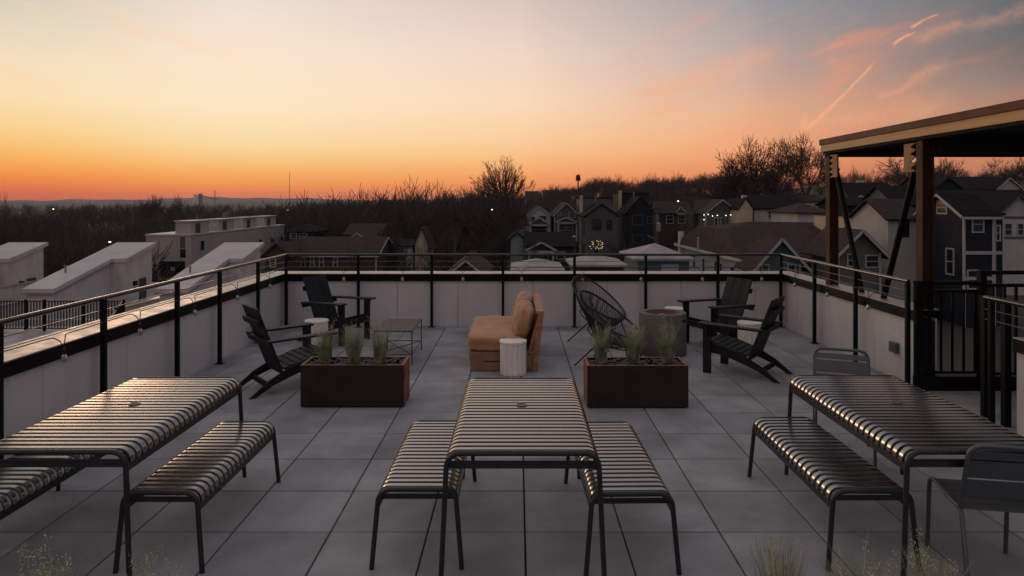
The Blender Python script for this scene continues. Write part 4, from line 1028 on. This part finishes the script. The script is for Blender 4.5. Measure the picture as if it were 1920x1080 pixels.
def slatted(name, label, cat, x0, x1, y0, y1, zt, group, hole=True, rz=0., n=None, rad=.065):
    W = x1 - x0; L = y1 - y0
    t = thing(name, label, cat, ((x0 + x1) / 2, (y0 + y1) / 2, 0), rz, group)
    n = n or int(round(L / .0605))
    top = MB(); prof = arc_frame(W - .004, zt, rad)
    prof = [(prof[0][0], prof[0][1] - .012)] + prof + [(prof[-1][0], prof[-1][1] - .012)]
    pitch = L / (n + .35)
    rnd = random.Random(int(abs(x0 * 100)))
    for i in range(n):
        yc = -L / 2 + pitch * (i + .85); h = .0215; cv = .0035
        base = len(top.v); jz = rnd.uniform(-.0007, .0007)
        cross = [(-.0166, -.014), (-.0164, -.0008), (-.0156, 0.), (.0156, 0.), (.0164, -.0008), (.0166, -.014)]
        K = len(cross); m = len(prof)
        for j, (x, z) in enumerate(prof):
            j0, j1 = max(j - 1, 0), min(j + 1, m - 1)
            dx, dz = prof[j1][0] - prof[j0][0], prof[j1][1] - prof[j0][1]; l = math.hypot(dx, dz); nx, nz = -dz / l, dx / l
            if nz < 0 and abs(nz) > .01: nx, nz = -nx, -nz
            for (cy, cz) in cross: top.v.append((x + nx * cz, yc + cy, z + nz * cz + jz))
        for j in range(m - 1):
            for k in range(K - 1):
                a = base + j * K + k; top.f.append((a, a + K, a + K + 1, a + 1))
    o = top.build('slatted_top', M['slat'], t, smooth='auto')
    so = o.modifiers.new('thick', 'SOLIDIFY'); so.thickness = .002; so.offset = -1
    # side rails and end aprons
    for s_ in (-1, 1):
        MB().box(s_ * (W / 2 - .012) - .007, s_ * (W / 2 - .012) + .007, -L / 2, L / 2, zt - rad - .05, zt - rad - .008).build('side_rail', M['slat_leg'], t)
    tr = .0145
    for s_ in (-1, 1):
        y = s_ * (L / 2)
        spl = .02 if zt > .6 else .022
        pr = arc_frame(W - .02, zt - .008, rad + .01, 7)
        pts = [(-W / 2 - spl, y + s_ * .015, 0)] + [(x, y, z) for x, z in pr] + [(W / 2 + spl, y + s_ * .015, 0)]
        k = len(pts) // 2
        MB().tube(pts[:k] + [((pts[k - 1][0] + pts[k][0]) / 2, y, pts[k][2])], tr, 10).build('leg', M['slat_leg'], t, smooth='auto')
        MB().tube([((pts[k - 1][0] + pts[k][0]) / 2, y, pts[k][2])] + pts[k:], tr, 10).build('leg', M['slat_leg'], t, smooth='auto')
        if zt > .6: MB().box(-W / 2 + .02, W / 2 - .02, y - s_ * .03 - .008, y - s_ * .03 + .008, zt - .098, zt - .060).build('apron', M['slat_leg'], t)
        else: MB().box(-W / 2 + .02, W / 2 - .02, y - s_ * .03 - .006, y - s_ * .03 + .006, zt - .072, zt - .045).build('apron', M['slat_leg'], t)
    if hole:
        MB().lathe([(.02, .0), (.036, 0.), (.036, .005), (.022, .007), (.018, .003)], (0, .08, zt), 20).build('umbrella_hole_ring', M['chairmetal'], t, smooth='auto')
    return t
TG = 'slatted metal dining tables'; BG = 'slatted metal benches'
slatted('dining_table', 'black slatted metal table in the middle, between two benches', 'table', -.386, .442, 3.66, 5.16, .75, TG, n=24)
slatted('dining_table', 'black slatted metal table on the left with bright sunset reflections', 'table', -2.92, -2.07, 3.68, 5.19, .75, TG, n=24)
slatted('dining_table', 'black slatted metal table on the right with metal chairs at its ends', 'table', 2.06, 2.90, 3.68, 5.24, .75, TG, n=25)
slatted('bench', 'slatted bench left of the middle table', 'bench', -.80, -.335, 3.92, 5.11, .45, BG, False, n=19)
slatted('bench', 'slatted bench right of the middle table', 'bench', .39, .865, 3.86, 5.08, .45, BG, False, n=19, rz=.02)
slatted('bench', 'slatted bench right of the left table, its top half bright', 'bench', -2.22, -1.78, 3.88, 5.09, .45, BG, False, n=19)
slatted('bench', 'slatted bench under the left table, cut off by the left edge', 'bench', -3.27, -2.81, 3.70, 4.95, .45, BG, False, n=19)
slatted('bench', 'slatted bench left of the right table', 'bench', 1.765, 2.23, 3.90, 5.19, .45, BG, False, n=19)

def metal_chair(label, loc, rz):
    t = thing('metal_chair', label, 'chair', (*loc, 0), rz, 'grey metal chairs at the right table')
    r = .0125; mt = M['chairmetal']
    for s_ in (-1, 1):      # faces +x ; frame: front leg, seat rail, rear leg and back upright
        y = s_ * .21
        MB().tube([(.27, y, 0), (.245, y, .36), (.232, y, .41), (.20, y, .435), (.15, y, .44), (-.18, y, .42)], r, 10).build('leg', mt, t, smooth='auto')
        MB().tube([(-.29, y, 0), (-.20, y, .40), (-.17, y, .43), (.0, y, .425)], r, 10).build('leg', mt, t, smooth='auto')
    R = .07; bt = .80; y = .21
    pts = [(-.18, -y, .43), (-.215, -y, .55), (-.275, -y, bt - R)]
    for i in range(1, 6): a = PI / 2 * i / 5; pts.append((-.275 - .015 * i / 5, -y + R - R * math.cos(a), bt - R + R * math.sin(a)))
    pts += [(p[0], -p[1], p[2]) for p in pts[::-1]]
    MB().tube(pts, r, 10).build('back_frame', mt, t, smooth='auto')
    se = MB()
    for k in range(5):
        x0 = -.19 + k * .083; se.box(x0, x0 + .074, -y + .0, y, .425, .432)
    se.build('seat', mt, t, bevel=.002)
    bk = MB(); up = Vector((-.06, 0, .2)).normalized()
    for k, (za, zb) in enumerate(((.50, .60), (.61, .71), (.72, .765))):
        def bxx(z): return -.20 - (z - .5) * .29
        bk.prism([(bxx(za), -y, za), (bxx(zb), -y, zb), (bxx(zb), y, zb), (bxx(za), y, za)], (.005, 0, 0))
    bk.build('backrest', mt, t, bevel=.001)
    return t
metal_chair('grey metal chair at the far end of the right table', (2.66, 5.66), math.radians(-112))
metal_chair('dark metal chair at the near end of the right table, at the right edge', (2.62, 3.86), math.radians(79))

def adirondack():
    t = thing('adirondack_chair', 'black adirondack chair with slatted seat, nearest on the left beside the planter', 'chair', (0, 0, 0), 0, 'black adirondack chairs')
    m = M['adir']; bv = .004
    se = MB(); a = Vector((.40, 0, .385)); b = Vector((-.10, 0, .255)); d = (b - a) / 7
    for k in range(7):
        p = a + d * k; q = p + d * .86; se.bar(p, q, .50, .022)
    se.build('seat', m, t, bevel=bv)
    bk = MB(); lo = Vector((-.095, 0, .20)); hi = Vector((-.375, 0, .93))
    nrm = (hi - lo).normalized()
    for k in (-1, 0, 1):
        y = k * .165; bk.bar((lo.x, y, lo.z), (hi.x, y, hi.z - (abs(k) * .0)), .158, .022, up=(1, 0, .37))
    bk.build('backrest', m, t, bevel=bv)
    cb_ = MB()
    for f in (.80, .50):
        p = lo.lerp(hi, f) + Vector((-.035, 0, -.012)); cb_.bar((p.x, -.255 if f > .6 else -.37, p.z), (p.x, .255 if f > .6 else .37, p.z), .03, .07, up=(-.37, 0, 1))
    cb_.build('back_rail', m, t, bevel=bv)
    for s_ in (-1, 1):
        ar = MB(); y = s_ * .335
        ar.prism([(.46, y - .07, .59), (.46, y + .07, .59), (-.30, y + .045, .575), (-.30, y - .045, .575)], (0, 0, .024))
        ar.build('armrest', m, t, bevel=bv)
        lg = MB(); yl = s_ * .29
        lg.prism([(.33, yl - .013, 0), (.43, yl - .013, 0), (.43, yl - .013, .588), (.33, yl - .013, .588)], (0, .026, 0))
        yb = s_ * .345; lg.prism([(.355, yl + s_ * .013, .45), (.355, yl + s_ * .013, .588), (.405, yl + s_ * .013, .588), (.395, yl + s_ * .013, .50)], (0, s_ * .05, 0))
        lg.build('front_leg', m, t, bevel=bv)
        rl = MB(); yr = s_ * .262
        top_ = [(.42, .375), (.20, .345), (-.05, .265), (-.25, .165), (-.47, .0)]
        bot = [(-.40, .0), (-.22, .10), (-.02, .17), (.20, .235), (.42, .255)]
        rl.prism([(x, yr - .0125, z) for x, z in top_ + bot], (0, .025, 0))
        rl.build('rear_leg', m, t, bevel=bv)
    MB().box(-.262, -.236, -.249, .249, .07, .13).build('stretcher', m, t, bevel=bv)
    MB().box(.405, .43, -.276, .276, .27, .36).build('front_rail', m, t, bevel=bv)
    return t
ad = adirondack()
ads = [((-2.60, 7.72), math.atan2(.63, .78), None),
       ((-2.72, 10.28), math.atan2(-.42, .9), 'black adirondack chair in the back left corner, facing the sofa'),
       ((2.93, 10.0), math.atan2(-.44, -.9), 'black adirondack chair against the back wall on the right, behind the fire pit'),
       ((2.76, 8.34), math.atan2(.60, -.80), 'black adirondack chair nearest on the right, in front of the right wall')]
for i, (p, a_, lb) in enumerate(ads):
    o = ad if i == 0 else copy_tree(ad)
    o.location = (p[0], p[1], 0); o.rotation_euler = (0, 0, a_)
    if lb: o['label'] = lb

def flute_table(label, x, y):
    t = thing('side_table', label, 'side table', (x, y, 0), 0, 'white fluted side tables')
    n = 14
    fn = lambda a, z: 1 - .045 * (1 - abs(math.cos(a * n / 2))) ** 1 if .0 < z < .375 else 1
    MB().lathe([(.150, 0), (.157, .006), (.157, .03), (.157, .2), (.157, .374)], n=140, fn=lambda a, z: 1 - .11 * abs(math.sin(a * n / 2)) ** 6).build('fluted_body', M['white_ceramic'], t, smooth='auto')
    MB().lathe([(.158, .375), (.164, .379), (.164, .397), (.160, .402)], n=64).build('top', M['white_ceramic'], t, smooth='auto')
    return t
flute_table('white fluted round side table in front of the sofa', -.05, 8.3)
flute_table('white fluted round side table between the two left adirondack chairs', -2.81, 9.7)
flute_table('white round side table top just behind the fire pit', 2.46, 10.8)
flute_table('white fluted round side table between the two right adirondack chairs', 3.2, 9.55)

# fire pit
fp = thing('fire_pit', 'grey concrete cylinder fire pit with a dark burner bowl', 'fire pit', (1.97, 9.4, 0))
MB().lathe([(.312, 0), (.318, .008), (.318, .55), (.310, .562), (.232, .562), (.226, .555), (.226, .50)], n=64).build('body', M['concrete'], fp, smooth='auto')
MB().lathe([(.224, .505), (.224, .545), (.218, .549), (.16, .515), (.02, .51)], n=48).build('burner_bowl', M['rust'], fp, smooth='auto')
MB().lathe([(.05, .512), (.055, .53), (.045, .535)], n=20).build('burner', M['cable'], fp, smooth='auto')
hs = MB(); A0 = math.radians(-38)
for k in range(6):
    a0 = A0 - .16 + k * .053; a1 = a0 + .053
    hs.add([(.3195 * math.cos(a), .3195 * math.sin(a), z) for a, z in ((a0, .455), (a1, .455), (a1, .485), (a0, .485))], [(0, 1, 2, 3)])
so = hs.build('handle_slot', M['black'], fp); so.modifiers.new('s', 'SOLIDIFY').thickness = .004

# wicker egg chairs
def egg_chair():
    t = thing('egg_chair', 'black string egg chair, the farther one near the back wall', 'chair', (0, 0, 0), 0, 'black string egg chairs')
    N = 96; rim = []; ring = []
    for k in range(N):
        a = 2 * PI * k / N; ca_, sa = math.cos(a), math.sin(a)
        x = .40 * ca_; w = .36 * (1 - .10 * ca_) * sa; z = .60 - .275 * ca_ + .05 * (ca_ * ca_)
        rim.append(Vector((x - .02, w, z)))
        ring.append(Vector((.0 + .12 * ca_, .115 * sa, .235 + .0 * ca_)))
    mid = []
    for k in range(N):
        a = 2 * PI * k / N; p = rim[k].lerp(ring[k], .55); p.z -= .075; p.x += -.06 * math.cos(a) * (-1 if math.cos(a) < 0 else .2); p.y *= 1.08
        mid.append(p)
    fr = MB(); fr.tube(rim, .014, 8, closed=True); fr.build('rim', M['cord'], t, smooth='auto')
    st = MB()
    for k in range(N):
        q = [rim[k].lerp(mid[k], f) * (1 - f) + mid[k].lerp(ring[k], f) * f for f in (0, .2, .4, .6, .8, 1.)]
        st.tube(q, .0046, 4)
    st.build('string_shell', M['cord'], t)
    fr = MB(); fr.tube(ring[::4], .010, 6, closed=True)
    fr.tube([mid[k] + Vector((0, 0, -.008)) for k in range(0, N, 4)], .008, 6, closed=True)
    fr.build('seat_ring', M['black'], t, smooth='auto')
    for (ax, ay, fx, fy) in ((-.10, .10, -.38, .30), (-.10, -.10, -.38, -.30), (.10, .08, .34, .24), (.10, -.08, .34, -.24)):
        top_ = Vector((-.27 if fx < 0 else .24, ay * 2.2, .42 if fx < 0 else .30))
        MB().tube([top_ if fx > 0 else Vector((ax, ay, .32)), (fx, fy, 0)], .009, 8).build('leg', M['black'], t)
    for y in (-.1, .1):
        MB().tube([(-.10, y, .33), (-.26, y * 1.6, .52)], .008, 6).build('strut', M['black'], t)
    return t
eg = egg_chair(); eg.location = (1.22, 10.15, 0); eg.rotation_euler = (0, 0, math.radians(-42))
eg2 = copy_tree(eg); eg2.location = (1.20, 8.78, 0); eg2.rotation_euler = (0, 0, math.radians(-30)); eg2.scale = (1, 1, .97)
eg2['label'] = 'black string egg chair, the nearer one behind the right planter'

# sofa
def superbox(cx, cy, cz, ax, ay, az_, p=5., nu=40, nv=24, wr=.006, seed=0):
    mb = MB(); rnd = random.Random(seed); ph = [rnd.uniform(0, 6) for _ in range(6)]
    def sg(v_, q): return math.copysign(abs(v_) ** q, v_)
    for j in range(nv + 1):
        ph_ = -PI / 2 + PI * j / nv
        for i in range(nu):
            th = 2 * PI * i / nu; cph, sph = math.cos(ph_), math.sin(ph_)
            d = Vector((cph * math.cos(th), cph * math.sin(th), sph))
            n_ = (abs(d.x) ** p + abs(d.y) ** p + abs(d.z) ** p) ** (1 / p); d /= max(n_, 1e-6)
            w = wr * (math.sin(d.x * 7 + ph[0]) * math.sin(d.y * 6 + ph[1]) + .6 * math.sin(d.y * 13 + ph[2] + d.z * 5) + .4 * math.sin(d.x * 17 + ph[3] + d.y * 9))
            mb.v.append((cx + d.x * (ax + w), cy + d.y * (ay + w), cz + d.z * (az_ + w)))
    for j in range(nv):
        for i in range(nu):
            k = (i + 1) % nu; mb.f.append((j * nu + i, j * nu + k, (j + 1) * nu + k, (j + 1) * nu + i))
    return mb
def sofa():
    t = thing('sofa', 'tan cushioned wooden sofa seen from its end', 'sofa', (-.18, 9.2, 0)); 
    b = MB(); b.prism([(-.38, -.80, 0), (.41, -.80, 0), (.43, -.80, .24), (-.415, -.80, .24)], (0, 1.6, 0)); b.build('base', M['basecov'], t, bevel=.02, seg=3)
    MB().box(-.22, .12, -.806, -.795, .118, .13).build('base_seam', M['door'], t)
    superbox(-.09, 0, .335, .345, .81, .095, p=9, nu=96, nv=56, wr=.006, seed=2).build('seat_cushion', M['cushion'], t, smooth=True)
    fr = MB(); fr.prism([(.30, -.80, .20), (.335, -.80, .20), (.475, -.80, .70), (.44, -.80, .70)], (0, 1.6, 0)); fr.build('back_panel', M['wood'], t, bevel=.004)
    MB().box(.405, .50, -.82, .82, .70, .735).build('top_board', M['wood'], t, bevel=.004)
    for y in (-.83, .795): 
        m_ = MB(); m_.prism([(.36, y, 0), (.42, y, 0), (.50, y, .70), (.44, y, .70)], (0, .035, 0)); m_.build('back_post', M['wood'], t, bevel=.003)
    for k, (yc, s_) in enumerate(((-.40, 3), (.40, 4))):
        p = superbox(0, 0, 0, .115, .385, .215, p=3.0, nu=56, nv=32, wr=.007, seed=s_).build('back_cushion', M['cushion'], t, smooth=True)
        p.location = (.245 + k * .01, yc, .575 + k * .01); p.rotation_euler = (0, math.radians(14), math.radians(2 - 5 * k))
    MB().tube([(.02, -.815, .43), (.0, -.825, .25)], .003, 4).build('strap', M['door'], t)
    return t
sofa()

# coffee table
ct = thing('coffee_table', 'low brown woven-top metal coffee table with crossed lower bars', 'coffee table', (-1.565, 9.17, 0))
hw, hl = .235, .43
tp = MB(); tp.box(-hw, hw, -hl, hl, .418, .434); tp.build('woven_top', M['woven'], ct, bevel=.003)
mm = MB()
for a, b in (((-hw, -hl), (hw, -hl)), ((hw, -hl), (hw, hl)), ((hw, hl), (-hw, hl)), ((-hw, hl), (-hw, -hl))):
    mm.tube([(a[0], a[1], .425), (b[0], b[1], .425)], .0105, 6)
mm.build('rim', M['woven'], ct)
for sx_ in (-1, 1):
    for sy in (-1, 1): MB().tube([(sx_ * hw, sy * hl, 0), (sx_ * hw, sy * hl, .42)], .008, 8).build('leg', M['woven'], ct)
mm = MB()
for a, b in (((-hw, -hl), (hw, -hl)), ((hw, -hl), (hw, hl)), ((hw, hl), (-hw, hl)), ((-hw, hl), (-hw, -hl)), ((-hw, -hl), (hw, hl)), ((-hw, hl), (hw, -hl))):
    mm.tube([(a[0], a[1], .13), (b[0], b[1], .13)], .006, 6)
mm.build('stretcher', M['woven'], ct)

# planters
def pebbles(label, x0, x1, y0, y1, z, seed):
    rnd = random.Random(seed); mb = MB()
    for k in range(330):
        cx, cy = rnd.uniform(x0 + .03, x1 - .03), rnd.uniform(y0 + .03, y1 - .03); a = rnd.uniform(.014, .03); b = a * rnd.uniform(.6, .9); c_ = a * .5; th = rnd.uniform(0, PI)
        base = len(mb.v); nu, nv = 8, 5; zc = z + rnd.uniform(-.005, .022)
        for j in range(nv + 1):
            ph_ = -PI / 2 + PI * j / nv
            for i in range(nu):
                t_ = 2 * PI * i / nu; X_, Yq = a * math.cos(ph_) * math.cos(t_), b * math.cos(ph_) * math.sin(t_)
                mb.v.append((cx + X_ * math.cos(th) - Yq * math.sin(th), cy + X_ * math.sin(th) + Yq * math.cos(th), zc + c_ * math.sin(ph_)))
        for j in range(nv):
            for i in range(nu):
                q = (i + 1) % nu; mb.f.append((base + j * nu + i, base + j * nu + q, base + (j + 1) * nu + q, base + (j + 1) * nu + i))
    add_props(mb.build('pebbles', M['pebble'], smooth=True), label, 'pebbles', kind='stuff')
def planter(label, x0, x1, y0, y1, plabel, seed):
    h = .425; cx, cy = (x0 + x1) / 2, (y0 + y1) / 2; w, d = (x1 - x0) / 2, (y1 - y0) / 2
    t = thing('planter', label, 'planter', (cx, cy, 0), 0, 'rusted steel planters')
    b = MB(); tk = .012
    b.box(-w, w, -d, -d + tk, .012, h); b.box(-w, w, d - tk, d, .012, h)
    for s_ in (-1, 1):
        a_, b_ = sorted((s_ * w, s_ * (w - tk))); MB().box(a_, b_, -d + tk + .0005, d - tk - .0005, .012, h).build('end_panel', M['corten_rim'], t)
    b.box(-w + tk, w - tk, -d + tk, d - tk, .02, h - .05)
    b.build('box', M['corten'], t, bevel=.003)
    r = MB(); q = .028
    r.box(-w - .001, w + .001, -d - .001, -d + q, h - .0008, h + .004); r.box(-w - .001, w + .001, d - q, d + .001, h - .0008, h + .004)
    r.box(-w - .001, -w + q, -d + q, d - q, h - .0008, h + .004); r.box(w - q, w + .001, -d + q, d - q, h - .0008, h + .004)
    r.build('rim', M['corten_rim'], t)
    MB().box(-w + .03, w - .03, -d + .03, d - .03, 0, .0118).build('foot', M['black'], t)
    pebbles(plabel, x0, x1, y0, y1, h - .03, seed)
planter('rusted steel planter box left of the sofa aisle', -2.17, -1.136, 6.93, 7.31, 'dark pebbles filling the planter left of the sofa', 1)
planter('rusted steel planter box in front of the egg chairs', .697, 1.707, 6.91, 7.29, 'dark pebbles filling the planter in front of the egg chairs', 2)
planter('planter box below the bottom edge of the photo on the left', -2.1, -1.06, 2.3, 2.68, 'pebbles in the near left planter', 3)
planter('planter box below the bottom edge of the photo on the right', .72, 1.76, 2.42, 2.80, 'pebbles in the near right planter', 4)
def grass(label, x, y, seed, h=.42, n=340, heads=14, spread=.12):
    rnd = random.Random(seed); t = thing('grass_clump', label, 'ornamental grass', (x, y, .415), rnd.uniform(0, 6), 'ornamental grass clumps in the planters')
    mb = MB(); sd_ = MB()
    def blade(hh, lean, w, seed_head=False):
        a = rnd.uniform(0, 2 * PI); r0 = rnd.uniform(0, .06); d = Vector((math.cos(a), math.sin(a), 0)); p0 = d * r0
        pts = []
        for i in range(5):
            f = i / 4; pts.append(p0 + d * (lean * (f ** 1.8)) + Vector((0, 0, hh * f * (1 - .10 * f * lean / .1 * .3))))
        ph_ = rnd.uniform(0, PI); sv = Vector((math.cos(ph_), math.sin(ph_), 0)); base = len(mb.v)
        for i, p in enumerate(pts):
            ww = w * (1 - .75 * i / 4); mb.v += [tuple(p - sv * ww), tuple(p + sv * ww)]
        for i in range(4): mb.f.append((base + 2 * i, base + 2 * i + 1, base + 2 * i + 3, base + 2 * i + 2))
        if seed_head:
            for k in range(46):
                f = rnd.uniform(.58, 1.0); i = min(int(f * 4), 3); p = pts[i].lerp(pts[i + 1], f * 4 - i)
                o = Vector((rnd.uniform(-1, 1), rnd.uniform(-1, 1), rnd.uniform(0, .8))) * (.017 * (1.15 - abs(f - .72) * 1.5)); q = p + o; s_ = rnd.uniform(.0018, .0034)
                vv = Vector((rnd.uniform(-1, 1), rnd.uniform(-1, 1), rnd.uniform(-1, 1))).normalized() * s_; ww = vv.orthogonal().normalized() * s_ * .6
                sd_.add([q - vv - ww, q + vv - ww * .2, q + vv * 1.4 + Vector((0, 0, s_ * 1.6)), q - vv + ww], [(0, 1, 2, 3)])
    n = int(n * rnd.uniform(.75, 1.2)); heads = max(5, int(heads * rnd.uniform(.6, 1.3)))
    for k in range(n): blade(h * rnd.uniform(.40, .90), rnd.uniform(.01, spread) * (2.2 if rnd.random() < .07 else 1), rnd.uniform(.0012, .0024))
    for k in range(heads): blade(h * rnd.uniform(.8, 1.05), rnd.uniform(.01, spread * .9), .0011, True)
    mb.build('blades', M['grass'], t); sd_.build('seed_heads', M['seed'], t)
GL = 'ornamental grass clump in the {} planter, {} of its three'
for nm, pts in (('planter left of the sofa', ((-1.98, 'left one'), (-1.68, 'middle one'), (-1.41, 'right one'))), ('planter in front of the egg chairs', ((.86, 'left one'), (1.19, 'middle one'), (1.54, 'right one')))):
    for k, (x, w) in enumerate(pts): grass('%s of the three grass clumps in the %s' % (w, nm), x, 7.11, int(abs(x) * 50), h=.44 if k != 2 else .47)
for (px, Y, lb, h) in ((96, 2.5, 'grass clump rising at the bottom left corner of the photo', .42), (190, 2.45, 'short grass clump between the two at the bottom left', .28), (290, 2.5, 'grass clump at the bottom left, right of the first', .38),
                       (1460, 2.62, 'grass clump at the bottom right, leftmost of three', .44), (1610, 2.6, 'wide grass clump at the bottom right, middle of three', .38), (1750, 2.62, 'grass clump at the bottom right, rightmost of three', .38)):
    grass(lb, (px - VX) * Y / F, Y, px, h=h, spread=.09 if px != 1610 else .14, heads=12, n=330)

# ------------------------------------------------------------------ haze
hz = MB().box(-6000, 6000, -200, 6200, -60, 60)
HZ = True
if HZ:
    o = hz.build('haze', None) if False else None
    me = bpy.data.meshes.new('haze'); me.from_pydata(hz.v, [], hz.f); o = bpy.data.objects.new('haze', me); COL.objects.link(o)
    hm = bpy.data.materials.new('haze_air'); hm.use_nodes = True; nt = hm.node_tree
    for n in list(nt.nodes): nt.nodes.remove(n)
    out = nt.nodes.new('ShaderNodeOutputMaterial'); pv = nt.nodes.new('ShaderNodeVolumePrincipled')
    pv.inputs['Density'].default_value = .00007; pv.inputs['Color'].default_value = (.80, .84, .9, 1); pv.inputs['Anisotropy'].default_value = .2
    nt.links.new(pv.outputs[0], out.inputs['Volume']); me.materials.append(hm)
    add_props(o, 'thin dusk haze over the valley', 'haze', kind='stuff')
